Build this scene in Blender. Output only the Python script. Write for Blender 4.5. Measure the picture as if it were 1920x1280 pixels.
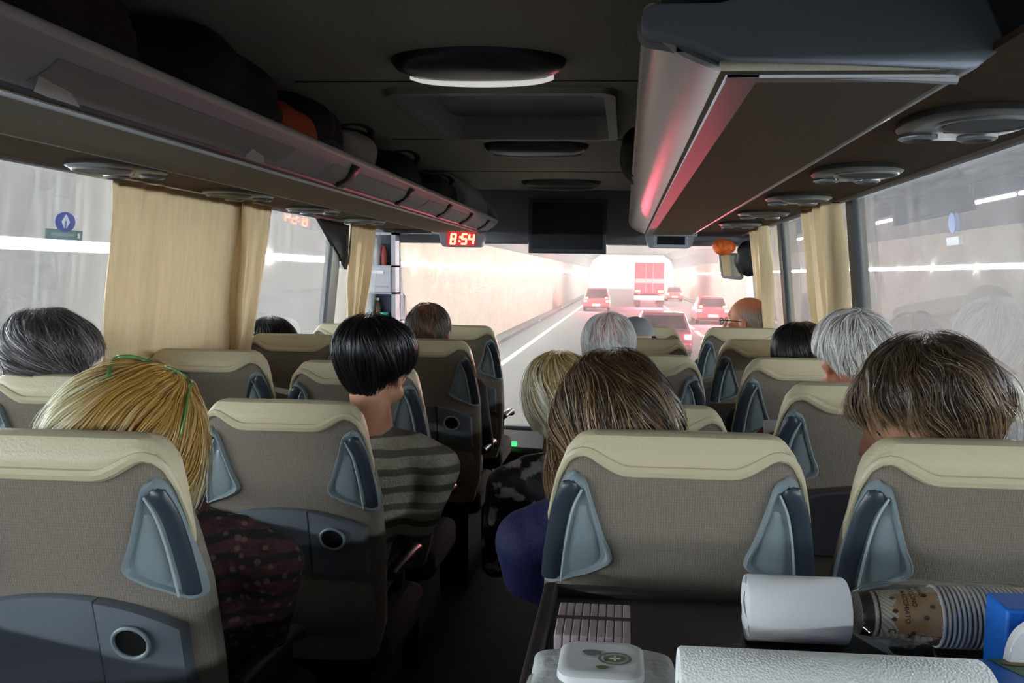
import bpy, bmesh, math, random
import numpy as np
from mathutils import Vector, Matrix, Euler, noise

random.seed(7); RNG = np.random.default_rng(7)
scene = bpy.context.scene
COL = scene.collection
for o in list(bpy.data.objects): bpy.data.objects.remove(o)

# ------------------------------------------------------------------ camera
# All coordinates below are metres from the camera: x right, y towards the windscreen, z up.
# At the end everything is lifted by EYE so that the coach floor lies at z = 0.
EYE = 1.40
F, OX, OY, RHO, VPX, VPY = 1480.0, 1066.0, 640.0, 0.014, 1172.0, 516.0
_c, _s = math.cos(RHO), math.sin(RHO)
_dx, _dy = VPX-OX, VPY-OY
_p, _q = (_c*_dx+_s*_dy)/F, -(-_s*_dx+_c*_dy)/F
_b = math.atan(_q); _a = math.atan(_p*math.cos(_b))
_r = Vector((math.cos(_a), math.sin(_a), 0))
FW = Vector((-math.sin(_a)*math.cos(_b), math.cos(_a)*math.cos(_b), -math.sin(_b)))
_u = _r.cross(FW)
RT = _r*_c+_u*_s; UP = -_r*_s+_u*_c
cam_d = bpy.data.cameras.new('camera'); cam = bpy.data.objects.new('camera', cam_d); COL.objects.link(cam)
m = Matrix((RT, UP, -FW)).transposed().to_4x4(); cam.matrix_world = m
cam_d.sensor_width = 36; cam_d.lens = F/1920*36; cam_d.shift_x = -(OX-960)/1920; cam_d.shift_y = 0
cam_d.clip_start = 0.02; cam_d.clip_end = 500
scene.camera = cam

def ray(u, v):
    d = RT*((u-OX)/F) - UP*((v-OY)/F) + FW
    return d
def aty(u, v, y): d = ray(u, v); return d*(y/d.y)
def atx(u, v, x): d = ray(u, v); return d*(x/d.x)
def atz(u, v, z): d = ray(u, v); return d*(z/d.z)

# ------------------------------------------------------------------ world, light, exposure
W = bpy.data.worlds.new('world'); scene.world = W; W.use_nodes = True
W.node_tree.nodes['Background'].inputs[0].default_value = (1, .98, .97, 1)
W.node_tree.nodes['Background'].inputs[1].default_value = 3.0
scene.view_settings.view_transform = 'Standard'; scene.view_settings.look = 'None'
scene.view_settings.exposure = 0.0; scene.view_settings.gamma = 1.0
scene.view_settings.use_curve_mapping = False
cy = scene.cycles
cy.use_denoising = True; cy.max_bounces = 8; cy.diffuse_bounces = 4; cy.glossy_bounces = 4
cy.transparent_max_bounces = 24; cy.transmission_bounces = 6
cy.sample_clamp_indirect = 4.0; cy.caustics_reflective = False; cy.caustics_refractive = False
LAMP_L = 700.0          # radiance of the tunnel tubes

# ------------------------------------------------------------------ materials
def srgb(r, g, b):
    f = lambda c: (c/255/12.92) if c/255 <= .04045 else ((c/255+.055)/1.055)**2.4
    return (f(r), f(g), f(b))
def mat(name, col, rough=.6, metal=0., bump=None, var=None, spec=.5, emit=None, attr=None, stretch=(1, 1, 1), coat=0., wave=None, sheen=0.):
    M = bpy.data.materials.new(name); M.use_nodes = True
    nt = M.node_tree; N = nt.nodes; L = nt.links
    P = N['Principled BSDF']
    P.inputs['Base Color'].default_value = (*col, 1); P.inputs['Roughness'].default_value = rough
    P.inputs['Metallic'].default_value = metal; P.inputs['Specular IOR Level'].default_value = spec
    P.inputs['Coat Weight'].default_value = coat
    if sheen: P.inputs['Sheen Weight'].default_value = sheen
    tc = N.new('ShaderNodeTexCoord'); mp = N.new('ShaderNodeMapping'); mp.inputs['Scale'].default_value = stretch
    L.new(tc.outputs['Object'], mp.inputs[0])
    if emit:
        P.inputs['Emission Color'].default_value = (*emit[0], 1); P.inputs['Emission Strength'].default_value = emit[1]
    src = None
    if attr:
        a = N.new('ShaderNodeAttribute'); a.attribute_name = attr; src = a.outputs['Color']
    if var:
        nz = N.new('ShaderNodeTexNoise'); nz.inputs['Scale'].default_value = var[0]; nz.inputs['Detail'].default_value = 4
        L.new(mp.outputs[0], nz.inputs['Vector'])
        mx = N.new('ShaderNodeMix'); mx.data_type = 'RGBA'; mx.blend_type = 'MULTIPLY'; mx.inputs[0].default_value = 1
        mr = N.new('ShaderNodeMapRange'); mr.inputs[1].default_value = .3; mr.inputs[2].default_value = .7
        mr.inputs[3].default_value = 1-var[1]; mr.inputs[4].default_value = 1+var[1]
        L.new(nz.outputs[0], mr.inputs[0]); L.new(mr.outputs[0], mx.inputs[7])
        if src: L.new(src, mx.inputs[6])
        else: mx.inputs[6].default_value = (*col, 1)
        src = mx.outputs[2]
    if wave:   # (scale, direction, second colour, noise distortion)
        wv = N.new('ShaderNodeTexWave'); wv.bands_direction = wave[1]; wv.inputs['Scale'].default_value = wave[0]
        wv.inputs['Distortion'].default_value = wave[3]; wv.inputs['Detail'].default_value = 2
        L.new(tc.outputs['Object'], wv.inputs['Vector'])
        mx = N.new('ShaderNodeMix'); mx.data_type = 'RGBA'
        cr = N.new('ShaderNodeValToRGB'); cr.color_ramp.elements[0].position = .55; cr.color_ramp.elements[1].position = .75
        L.new(wv.outputs[1], cr.inputs[0]); L.new(cr.outputs[0], mx.inputs[0])
        mx.inputs[7].default_value = (*wave[2], 1)
        if src: L.new(src, mx.inputs[6])
        else: mx.inputs[6].default_value = (*col, 1)
        src = mx.outputs[2]
    if src: L.new(src, P.inputs['Base Color'])
    if bump:
        nz = N.new('ShaderNodeTexNoise'); nz.inputs['Scale'].default_value = bump[0]; nz.inputs['Detail'].default_value = 3
        L.new(mp.outputs[0], nz.inputs['Vector'])
        bp = N.new('ShaderNodeBump'); bp.inputs['Strength'].default_value = bump[1]; bp.inputs['Distance'].default_value = .01
        L.new(nz.outputs[0], bp.inputs['Height']); L.new(bp.outputs[0], P.inputs['Normal'])
    return M
def emis(name, col, s):
    M = bpy.data.materials.new(name); M.use_nodes = True; nt = M.node_tree
    nt.nodes.remove(nt.nodes['Principled BSDF'])
    e = nt.nodes.new('ShaderNodeEmission'); e.inputs[0].default_value = (*col, 1); e.inputs[1].default_value = s
    nt.links.new(e.outputs[0], nt.nodes['Material Output'].inputs[0]); return M
def glass(name, tint, dirt=.0, dirtcol=(.8, .82, .85), refl=1.0, streak=(1, 60, 2.0), thr=(.5, .75), haze=0.0):
    M = bpy.data.materials.new(name); M.use_nodes = True; nt = M.node_tree; N = nt.nodes; L = nt.links
    N.remove(N['Principled BSDF']); out = N['Material Output']
    tr = N.new('ShaderNodeBsdfTransparent'); tr.inputs[0].default_value = (*tint, 1)
    gl = N.new('ShaderNodeBsdfGlossy'); gl.inputs['Roughness'].default_value = .0; gl.inputs[0].default_value = (1, 1, 1, 1)
    lw = N.new('ShaderNodeLayerWeight'); lw.inputs[0].default_value = .5
    pw = N.new('ShaderNodeMath'); pw.operation = 'POWER'; pw.inputs[1].default_value = 4.0; L.new(lw.outputs['Facing'], pw.inputs[0])
    ma = N.new('ShaderNodeMath'); ma.operation = 'MULTIPLY_ADD'; ma.inputs[1].default_value = .8*refl; ma.inputs[2].default_value = .04*refl
    L.new(pw.outputs[0], ma.inputs[0])
    mx = N.new('ShaderNodeMixShader'); L.new(ma.outputs[0], mx.inputs[0]); L.new(tr.outputs[0], mx.inputs[1]); L.new(gl.outputs[0], mx.inputs[2])
    res = mx.outputs[0]
    if dirt or haze:
        tc = N.new('ShaderNodeTexCoord'); mp = N.new('ShaderNodeMapping'); mp.inputs['Scale'].default_value = streak
        L.new(tc.outputs['Object'], mp.inputs[0])
        nz = N.new('ShaderNodeTexNoise'); nz.inputs['Scale'].default_value = 1.0; nz.inputs['Detail'].default_value = 5; L.new(mp.outputs[0], nz.inputs['Vector'])
        mr = N.new('ShaderNodeMapRange'); mr.inputs[1].default_value = thr[0]; mr.inputs[2].default_value = thr[1]; mr.inputs[3].default_value = haze; mr.inputs[4].default_value = haze+dirt
        L.new(nz.outputs[0], mr.inputs[0])
        tl = N.new('ShaderNodeBsdfTranslucent'); tl.inputs[0].default_value = (*dirtcol, 1)
        m2 = N.new('ShaderNodeMixShader'); L.new(mr.outputs[0], m2.inputs[0]); L.new(res, m2.inputs[1]); L.new(tl.outputs[0], m2.inputs[2])
        res = m2.outputs[0]
    L.new(res, out.inputs[0]); return M

MT = {}
MT['fabric'] = mat('seat_fabric', srgb(134, 125, 112), .9, var=(300, .10), bump=(420, .35), stretch=(1, 1, .5), spec=.2, sheen=.1)
nt = MT['fabric'].node_tree; N = nt.nodes; P_ = N['Principled BSDF']; tc = N.new('ShaderNodeTexCoord')
src = P_.inputs['Base Color'].links[0].from_socket; acc = None
for ax, sc in (('X', 72), ('Z', 60)):
    wv = N.new('ShaderNodeTexWave'); wv.bands_direction = ax; wv.inputs['Scale'].default_value = sc; wv.inputs['Distortion'].default_value = 1.2; wv.inputs['Detail Scale'].default_value = 3
    nt.links.new(tc.outputs['Object'], wv.inputs['Vector'])
    mr = N.new('ShaderNodeMapRange'); mr.inputs[3].default_value = .90 if ax == 'X' else .94; mr.inputs[4].default_value = 1.08 if ax == 'X' else 1.04; nt.links.new(wv.outputs[1], mr.inputs[0])
    mx = N.new('ShaderNodeMix'); mx.data_type = 'RGBA'; mx.blend_type = 'MULTIPLY'; mx.inputs[0].default_value = 1
    nt.links.new(src, mx.inputs[6]); nt.links.new(mr.outputs[0], mx.inputs[7]); src = mx.outputs[2]
nt.links.new(src, P_.inputs['Base Color'])
MT['cushion'] = mat('seat_cushion_dark', srgb(46, 43, 40), .9, bump=(300, .3))
MT['leather'] = mat('seat_leather', srgb(206, 194, 160), .42, bump=(220, .15), spec=.5)
MT['plastic'] = mat('seat_plastic', srgb(134, 148, 152), .38, bump=(500, .06), spec=.5)
MT['panel'] = mat('seat_panel_plastic', srgb(106, 113, 122), .5, bump=(600, .08), spec=.4)
MT['grip'] = mat('grip_plastic', srgb(52, 60, 70), .33, spec=.5)
MT['rib'] = mat('rib_plastic', srgb(178, 190, 194), .4)
MT['black'] = mat('black_plastic', srgb(18, 18, 20), .5)
MT['flatblack'] = mat('flat_black', srgb(14, 14, 15), .8)
MT['floor'] = mat('floor_vinyl', srgb(40, 39, 38), .6, var=(14, .3))
MT['ceiling'] = mat('ceiling_felt', srgb(188, 186, 176), .95, var=(90, .1), bump=(300, .15), spec=.1)
MT['fascia'] = mat('fascia_plastic', srgb(132, 135, 144), .6, bump=(300, .1))
MT['lampring'] = mat('lamp_ring', srgb(70, 70, 78), .3)
MT['trim'] = mat('grey_trim', srgb(158, 160, 160), .5)
MT['rackunder'] = mat('rack_underside', srgb(146, 138, 124), .9, var=(200, .1), spec=.15)
MT['rackgrey'] = mat('rack_grey', srgb(164, 164, 168), .45)
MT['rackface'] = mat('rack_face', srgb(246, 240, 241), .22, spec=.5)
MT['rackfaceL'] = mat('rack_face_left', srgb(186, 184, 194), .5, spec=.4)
MT['silver'] = mat('silver_rail', srgb(170, 172, 174), .3, metal=.7)
MT['lip'] = mat('rack_lip', srgb(214, 212, 214), .4)
MT['rail'] = mat('pale_rail', srgb(190, 196, 204), .35)
MT['endcap'] = mat('end_cap', srgb(156, 164, 176), .5, bump=(500, .06))
MT['psu'] = mat('service_unit_plastic', srgb(140, 142, 142), .3, metal=.3)
MT['psudark'] = mat('service_unit_dark', srgb(40, 42, 42), .5)
MT['channel'] = mat('service_channel', srgb(92, 72, 46), .85, var=(30, .15))
MT['curtain'] = mat('curtain_cloth', srgb(222, 196, 152), .85, var=(60, .06), bump=(400, .2), stretch=(1, 1, .1), sheen=.2)
MT['curtaintop'] = mat('curtain_valance', srgb(150, 128, 84), .85, bump=(400, .2))
MT['pillar'] = mat('window_pillar', srgb(34, 40, 46), .4)
MT['wall'] = mat('side_wall', srgb(90, 92, 95), .7)
MT['glass'] = glass('side_glass', (.60, .62, .66), dirt=.06, haze=.035, streak=(1, 55, 2.2))  # even haze share added to brighten the view through the panes
MT['windscreen'] = glass('windscreen_glass', (.885, .88, .88), dirt=.02, haze=.006, refl=.4, streak=(3, 3, 3), dirtcol=(.9, .88, .86))
MT['road'] = mat('asphalt', srgb(66, 66, 66), .75, var=(2, .12), bump=(30, .2))
MT['roadline'] = mat('road_paint', srgb(250, 250, 250), .6, emit=None)
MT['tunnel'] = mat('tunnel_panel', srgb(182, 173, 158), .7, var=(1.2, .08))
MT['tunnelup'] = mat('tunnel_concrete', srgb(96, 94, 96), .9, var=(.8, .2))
MT['tube'] = emis('tunnel_tube', (.96, 1.0, .95), LAMP_L)
MT['lampglass'] = mat('lamp_diffuser', srgb(235, 235, 230), .4, emit=((1, .98, .93), .55))
MT['lampoff'] = mat('lamp_diffuser_off', srgb(150, 150, 152), .3)
MT['screen'] = mat('screen', srgb(8, 8, 16), .25)
MT['led'] = emis('led_digits', (1.0, .26, .09), 8.0)
MT['ledback'] = mat('led_backing', (.12, .002, .008), .3, emit=((1, .02, .05), .55))
MT['redlight'] = emis('tail_light', (1, .05, .08), 40.0)
MT['amber'] = emis('amber_light', (1, .55, .08), 30.0)
MT['plateglow'] = emis('plate_glow', (1, .85, .8), 12.0)  # number plates are given a glow of their own
MT['carred'] = mat('car_paint_red', srgb(170, 60, 70), .3, coat=.6)
MT['truckredwash'] = mat('truck_red_wash', srgb(205, 60, 80), .5)  # red wash of the tail lights put into the truck's colour
MT['cardark'] = mat('car_paint_wine', srgb(120, 70, 80), .3, coat=.6)
MT['cargrey'] = mat('car_paint_grey', srgb(150, 140, 145), .3, coat=.6)
MT['carglass'] = mat('car_glass', srgb(40, 32, 38), .1)
MT['tyre'] = mat('tyre_rubber', srgb(22, 22, 22), .8)
MT['skin'] = mat('skin', srgb(205, 150, 120), .55, var=(25, .06), spec=.35)
MT['skindark'] = mat('skin_tanned', srgb(178, 112, 84), .5, var=(25, .08), spec=.4)
MT['skinpale'] = mat('skin_pink', srgb(212, 165, 142), .55, var=(25, .06), spec=.35)
MT['hair'] = mat('hair', (.1, .1, .1), .38, attr='tint', spec=.5)
MT['eye'] = mat('eye_white', srgb(225, 220, 215), .2)
MT['paper'] = mat('white_paper', srgb(240, 241, 243), .7, bump=(60, .08))
MT['film'] = glass('clear_film', (.97, .97, .98), dirt=.18, refl=1.5, streak=(25, 40, 40), thr=(.5, .7))
MT['tray'] = mat('tray_dark', srgb(46, 40, 40), .45, bump=(90, .05))
MT['white'] = mat('white_plastic', srgb(238, 240, 240), .35)

# ------------------------------------------------------------------ mesh helpers
WL = {}   # world location of each object
def tag(o, label=None, cat=None, group=None, kind=None):
    if label: o['label'] = label
    if cat: o['category'] = cat
    if group: o['group'] = group
    if kind: o['kind'] = kind
    return o
def empty(name, loc, label=None, cat=None, group=None):
    o = bpy.data.objects.new(name, None); COL.objects.link(o); o.location = loc; o.empty_display_size = .05
    WL[o] = Vector(loc); return tag(o, label, cat, group)
def link(name, me, M, parent=None, bev=0, smooth=True, sub=0, origin=None):
    if M is not None: me.materials.append(M)
    if smooth:
        me.polygons.foreach_set('use_smooth', [True]*len(me.polygons))
    n = len(me.vertices); co = np.empty(n*3, 'f'); me.vertices.foreach_get('co', co); co = co.reshape(-1, 3)
    if parent is not None: base = WL[parent]
    elif origin is not None: base = Vector(origin)
    else:
        lo, hi = co.min(0), co.max(0); base = Vector(((lo[0]+hi[0])/2, (lo[1]+hi[1])/2, lo[2]))
    co -= np.array(base, 'f'); me.vertices.foreach_set('co', co.ravel()); me.update()
    o = bpy.data.objects.new(name, me); COL.objects.link(o)
    if parent is not None: o.parent = parent; WL[o] = base.copy()
    else: o.location = base; WL[o] = base.copy()
    if bev:
        b = o.modifiers.new('bevel', 'BEVEL'); b.width = bev; b.segments = 3; b.limit_method = 'ANGLE'; b.angle_limit = .6
    if sub:
        b = o.modifiers.new('subsurf', 'SUBSURF'); b.levels = sub; b.render_levels = sub
    if smooth: 
        try: me.set_sharp_from_angle(angle=math.radians(40))
        except Exception: pass
    return o
def obj(name, bm, M, parent=None, **k):
    me = bpy.data.meshes.new(name); bmesh.ops.recalc_face_normals(bm, faces=bm.faces[:]); bm.to_mesh(me); bm.free()
    return link(name, me, M, parent, **k)
def pyobj(name, verts, faces, M, parent=None, **k):
    me = bpy.data.meshes.new(name); me.from_pydata([tuple(map(float, v)) for v in verts], [], [tuple(map(int, f)) for f in faces]); me.update()
    return link(name, me, M, parent, **k)
def B(): return bmesh.new()
def box(bm, x0, x1, y0, y1, z0, z1):
    v = [bm.verts.new(p) for p in ((x0,y0,z0),(x1,y0,z0),(x1,y1,z0),(x0,y1,z0),(x0,y0,z1),(x1,y0,z1),(x1,y1,z1),(x0,y1,z1))]
    for f in ((0,3,2,1),(4,5,6,7),(0,1,5,4),(1,2,6,5),(2,3,7,6),(3,0,4,7)): bm.faces.new([v[i] for i in f])
    return bm
def boxB(*a): return box(B(), *a)
def hexa(bm, pts):   # 8 points bottom4 top4
    v = [bm.verts.new(p) for p in pts]
    for f in ((0,3,2,1),(4,5,6,7),(0,1,5,4),(1,2,6,5),(2,3,7,6),(3,0,4,7)): bm.faces.new([v[i] for i in f])
    return bm
def smoothpath(pts, k=6):
    pts = [Vector(p) for p in pts]; out = []
    for i in range(len(pts)-1):
        p0 = pts[max(i-1, 0)]; p1 = pts[i]; p2 = pts[i+1]; p3 = pts[min(i+2, len(pts)-1)]
        for j in range(k):
            t = j/k; out.append(.5*((2*p1)+(p2-p0)*t+(2*p0-5*p1+4*p2-p3)*t*t+(3*p1-p0-3*p2+p3)*t**3))
    out.append(pts[-1]); return out
def tube(bm, pts, r, n=10, flat=None, updir=None, cap=True):
    """r: radius or list; flat: (ra, rb) with updir giving direction of rb"""
    pts = [Vector(p) for p in pts]; rings = []; prev = None
    for i, p in enumerate(pts):
        t = (pts[min(i+1, len(pts)-1)]-pts[max(i-1, 0)]).normalized()
        a = Vector(updir) if updir else (Vector((0, 0, 1)) if prev is None else prev)
        if abs(a.normalized().dot(t)) > .98: a = Vector((1, 0, 0))
        b = (a-t*a.dot(t)).normalized(); c = t.cross(b)
        prev = b
        rr = r[i] if isinstance(r, (list, tuple)) else r
        fa, fb = (1, 1) if not flat else flat
        rings.append([bm.verts.new(p+b*(math.cos(q)*rr*fb)+c*(math.sin(q)*rr*fa)) for q in [2*math.pi*j/n for j in range(n)]])
    for i in range(len(rings)-1):
        for j in range(n):
            bm.faces.new((rings[i][j], rings[i][(j+1)%n], rings[i+1][(j+1)%n], rings[i+1][j]))
    if cap: bm.faces.new(rings[0][::-1]); bm.faces.new(rings[-1])
    return bm
def lathe(bm, prof, origin, axis='z', n=32, sx=1, sy=1, close=True):
    """prof: list of (radius, height)"""
    o = Vector(origin); rings = []
    for r, h in prof:
        ring = []
        for j in range(n):
            q = 2*math.pi*j/n; a, b = math.cos(q)*r*sx, math.sin(q)*r*sy
            p = {'z': (a, b, h), 'x': (h, a, b), 'y': (a, h, b)}[axis]
            ring.append(bm.verts.new(o+Vector(p)))
        rings.append(ring)
    for i in range(len(rings)-1):
        for j in range(n): bm.faces.new((rings[i][j], rings[i][(j+1)%n], rings[i+1][(j+1)%n], rings[i+1][j]))
    if close:
        if prof[0][0] > 1e-6: bm.faces.new(rings[0][::-1])
        if prof[-1][0] > 1e-6: bm.faces.new(rings[-1])
    return bm
def prism(bm, pts, y0, y1):     # closed (x,z) outline swept along y
    a = [bm.verts.new((p[0], y0, p[1])) for p in pts]; b = [bm.verts.new((p[0], y1, p[1])) for p in pts]; n = len(pts)
    for i in range(n): bm.faces.new((a[i], a[(i+1)%n], b[(i+1)%n], b[i]))
    bm.faces.new(a[::-1]); bm.faces.new(b); return bm
def ribbon_y(bm, pts, y0, y1, th):   # open (x,z) line thickened downwards/outwards and swept along y
    up = [];
    for i, p in enumerate(pts):
        q0 = pts[max(i-1, 0)]; q1 = pts[min(i+1, len(pts)-1)]
        dx, dz = q1[0]-q0[0], q1[1]-q0[1]; l = math.hypot(dx, dz) or 1
        up.append((p[0]-dz/l*th, p[1]+dx/l*th))
    return prism(bm, list(pts)+up[::-1], y0, y1)
def loop_loft(bm, loops, close=True):
    rings = [[bm.verts.new(p) for p in l] for l in loops]; n = len(rings[0])
    for i in range(len(rings)-1):
        for j in range(n): bm.faces.new((rings[i][j], rings[i][(j+1)%n], rings[i+1][(j+1)%n], rings[i+1][j]))
    if close: bm.faces.new(rings[0][::-1]); bm.faces.new(rings[-1])
    return bm
def lump(bm, c, r, amp=.12, fr=6, sub=4, sq=2.0, seed=0, rot=None):
    """soft squarish sack: superellipsoid with noise"""
    t = bmesh.ops.create_icosphere(bm, subdivisions=sub, radius=1)
    for v in t['verts']:
        d = v.co.normalized(); k = (abs(d.x)**sq+abs(d.y)**sq+abs(d.z)**sq)**(-1/sq)
        p = Vector((d.x*r[0], d.y*r[1], d.z*r[2]))*k
        nn = noise.noise(p*fr+Vector((seed*3.1, seed*1.7, seed))) + .5*noise.noise(p*fr*2.3+Vector((seed, 9, 2)))
        p *= 1+amp*nn
        if rot: p = rot @ p
        v.co = p+Vector(c)
    return bm
def copy_tree(o, parent=None):
    c = o.copy(); COL.objects.link(c)
    if parent is not None: c.parent = parent
    WL[c] = WL[o].copy()
    for ch in list(o.children): copy_tree(ch, c)
    return c
def structure(name, bm, M, **k): return tag(obj(name, bm, M, **k), kind='structure')
def interp(x, xs, ys): return float(np.interp(x, xs, ys))
FLOOR = -EYE
# ------------------------------------------------------------------ coach shell
CX = -.40
def mxx(x): return 2*CX-x
def gx(z):          # inside face of the left glass
    return interp(z, [-.55, .28], [-1.665, -1.575])
structure('floor', boxB(-1.7, .9, -3, 5.6, FLOOR-.05, FLOOR), MT['floor'])
HX0, HX1, HY0, HY1 = -.73, -.07, 2.47, 3.27
bm = B(); Z0, Z1 = .565, .60
box(bm, -1.62, HX0, -3, 5.5, Z0, Z1); box(bm, HX1, .82, -3, 5.5, Z0, Z1)
box(bm, HX0, HX1, -3, HY0, Z0, Z1); box(bm, HX0, HX1, HY1, 5.5, Z0, Z1)
structure('ceiling', bm, MT['ceiling'], smooth=False)
for i, y in enumerate((2.36, 3.36, 4.4)):
    structure('trim_%d' % (i+1), boxB(-1.0, .2, y-.003, y+.003, .5625, .566), MT['black'])
structure('wall_rear', boxB(-1.7, .9, -3.06, -3, FLOOR, .6), MT['wall'])
for nm, sx in (('left', 1), ('right', -1)):
    X = (lambda x: x) if sx == 1 else mxx
    bm = B(); prism(bm, [(X(-1.67), FLOOR), (X(-1.67), -.50), (X(-1.72), -.50), (X(-1.72), FLOOR)], -3, 5.4)
    structure('wall_'+nm, bm, MT['wall'], smooth=False)
    bm = B(); prism(bm, [(X(-1.585), .285), (X(-1.62), .285), (X(-1.66), .60), (X(-1.60), .60)], -3, 5.5)
    structure('wall_%s_upper' % nm, bm, MT['wall'], smooth=False)
    structure('trim_%d' % (4 if sx == 1 else 5), tube(B(), [(X(-1.565), -3, .278), (X(-1.565), 5.3, .278)], .012, 8), MT['rackgrey'])
    structure('trim_%d' % (6 if sx == 1 else 7), boxB(min(X(-1.60), X(-1.67)), max(X(-1.60), X(-1.67)), -3, 5.3, -.53, -.495), MT['fascia'], bev=.006)
def pane(name, side, y0, y1):
    X = (lambda x: x) if side == 'L' else mxx
    bm = B(); prism(bm, [(X(gx(-.5)), -.50), (X(gx(.285)), .285), (X(gx(.285)-.006), .285), (X(gx(-.5)-.006), -.50)], y0, y1)
    return structure(name, bm, MT['glass'], smooth=False)
pane('window_1', 'L', -2.9, 2.90); pane('window_2', 'L', 2.98, 4.20); pane('window_3', 'L', 4.32, 5.1)
pane('window_4', 'R', -2.9, 2.78); pane('window_5', 'R', 2.86, 4.04); pane('window_6', 'R', 4.12, 5.1)
def post(n, side, y0, y1):
    X = (lambda x: x) if side == 'L' else mxx
    bm = B(); prism(bm, [(X(gx(-.52)+.012), -.52), (X(gx(.285)+.012), .285), (X(gx(.285)-.03), .285), (X(gx(-.52)-.03), -.52)], y0, y1)
    structure('trim_%d' % n, bm, MT['pillar'], smooth=False)
post(8, 'L', 2.90, 2.98); post(9, 'L', 4.20, 4.32); post(10, 'R', 2.78, 2.86); post(11, 'R', 4.04, 4.12)
# dark gusset at the top of the left pillar
g = [atx(598, 408, -1.56), atx(655, 422, -1.56), atx(652, 505, -1.58)]
bm = B(); a = [bm.verts.new(p) for p in g]; b = [bm.verts.new(p+Vector((-.02, 0, 0))) for p in g]
bm.faces.new(a); bm.faces.new(b[::-1])
for i in range(3): bm.faces.new((a[i], a[(i+1) % 3], b[(i+1) % 3], b[i]))
structure('trim_12', bm, MT['flatblack'], smooth=False)
# front: fascia above the windscreen, windscreen, corner pillars, dashboard
bm = B(); prism(bm, [(-1.62, .205), (.84, .205), (.82, .6), (-1.6, .6)], 5.36, 5.5)
structure('wall_front', bm, MT['fascia'], bev=.02)
bm = B(); prism(bm, [(-1.7, FLOOR), (.92, FLOOR), (.92, -1.12), (-1.7, -1.12)], 5.72, 5.8)
structure('wall_front_lower', bm, MT['fascia'])
bm = B(); hexa(bm, [(-1.6, 5.70, -1.13), (.86, 5.70, -1.13), (.86, 5.706, -1.13), (-1.6, 5.706, -1.13), (-1.6, 5.44, .22), (.86, 5.44, .22), (.86, 5.446, .22), (-1.6, 5.446, .22)])
structure('window_7', bm, MT['windscreen'], smooth=False)
bm = B(); hexa(bm, [(-1.72, 5.1, -1.2), (-1.58, 5.4, -1.2), (-1.58, 5.75, -1.2), (-1.74, 5.75, -1.2), (-1.66, 5.1, .3), (-1.585, 5.3, .3), (-1.585, 5.5, .3), (-1.66, 5.5, .3)])
structure('trim_13', bm, MT['fascia'], bev=.01)
bm = B(); hexa(bm, [(.83, 5.2, -1.2), (.90, 5.0, -1.2), (.92, 5.75, -1.2), (.85, 5.75, -1.2), (.83, 5.15, .3), (.86, 5.0, .3), (.87, 5.5, .3), (.84, 5.5, .3)])
structure('trim_14', bm, MT['rackgrey'], bev=.01)
bm = B(); prism(bm, [(-1.6, FLOOR+.02), (.84, FLOOR+.02), (.84, -1.2), (.3, -1.18), (-.3, -1.14), (-1.6, -1.1)], 5.02, 5.62)
dash = tag(obj('dashboard', bm, MT['black'], bev=.03), 'black dashboard below the windscreen with a green light', 'dashboard')
p = aty(961, 832, 5.0)
obj('green_indicator', boxB(p.x-.028, p.x+.028, 4.985, 5.015, p.z-.012, p.z+.014), emis('green_led', (.05, 1, .15), 2.2), dash, bev=.004)

# ------------------------------------------------------------------ luggage racks
def rack(side, y0, y1, label):
    X = (lambda x: x) if side == 'L' else mxx
    r = empty('luggage_rack', (X(-1.1), (y0+y1)/2, .256), label, 'luggage rack')
    under = boxB(min(X(-1.215), X(-.915)), max(X(-1.215), X(-.915)), y0-.02, y1, .258, .272)
    obj('underside_panel', under, MT['rackunder'], r, smooth=False)
    obj('shelf', boxB(min(X(-1.56), X(-.86)), max(X(-1.56), X(-.86)), y0, y1, .287, .296), MT['rackgrey'], r, smooth=False)
    # curved face between the lip and the lower edge
    prof = [(X(x), z) for x, z in ((-.824, .334), (-.830, .318), (-.848, .301), (-.872, .286), (-.898, .275), (-.922, .266))]
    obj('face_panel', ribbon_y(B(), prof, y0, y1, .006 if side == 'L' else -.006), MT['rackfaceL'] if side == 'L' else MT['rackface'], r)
    obj('lip', tube(B(), [(X(-.829), y0, .336), (X(-.829), y1, .336)], .013, 12), MT['lip'], r)
    obj('edge_rail', tube(B(), [(X(-.928), y0, .262), (X(-.928), y1, .262)], .0095 if side == 'L' else .006, 12), MT['rail'], r)
    if side == 'L': obj('groove', tube(B(), [(-.908, y0, .2665), (-.908, y1, .2665)], .0075, 8), MT['grip'], r)
    bm = B(); prism(bm, [(X(-1.215), .256), (X(-1.240), .268), (X(-1.240), .29), (X(-1.20), .29), (X(-1.20), .262)], y0, y1)
    obj('outer_rail', bm, MT['silver'] if side == 'R' else MT['rackgrey'], r, bev=.003)
    # recessed channel that carries the service units
    obj('service_channel', boxB(min(X(-1.240), X(-1.56)), max(X(-1.240), X(-1.56)), y0 if side == 'L' else -1.5, y1, .278, .287), MT['channel'], r, smooth=False)
    return r
RL = rack('L', -2.9, 5.05, 'long grey overhead luggage rack above the left-hand windows, with dark dividers on its face')
RR = rack('R', 1.05, 5.05, 'long grey overhead luggage rack on the right with a pinkish glossy face')
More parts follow.
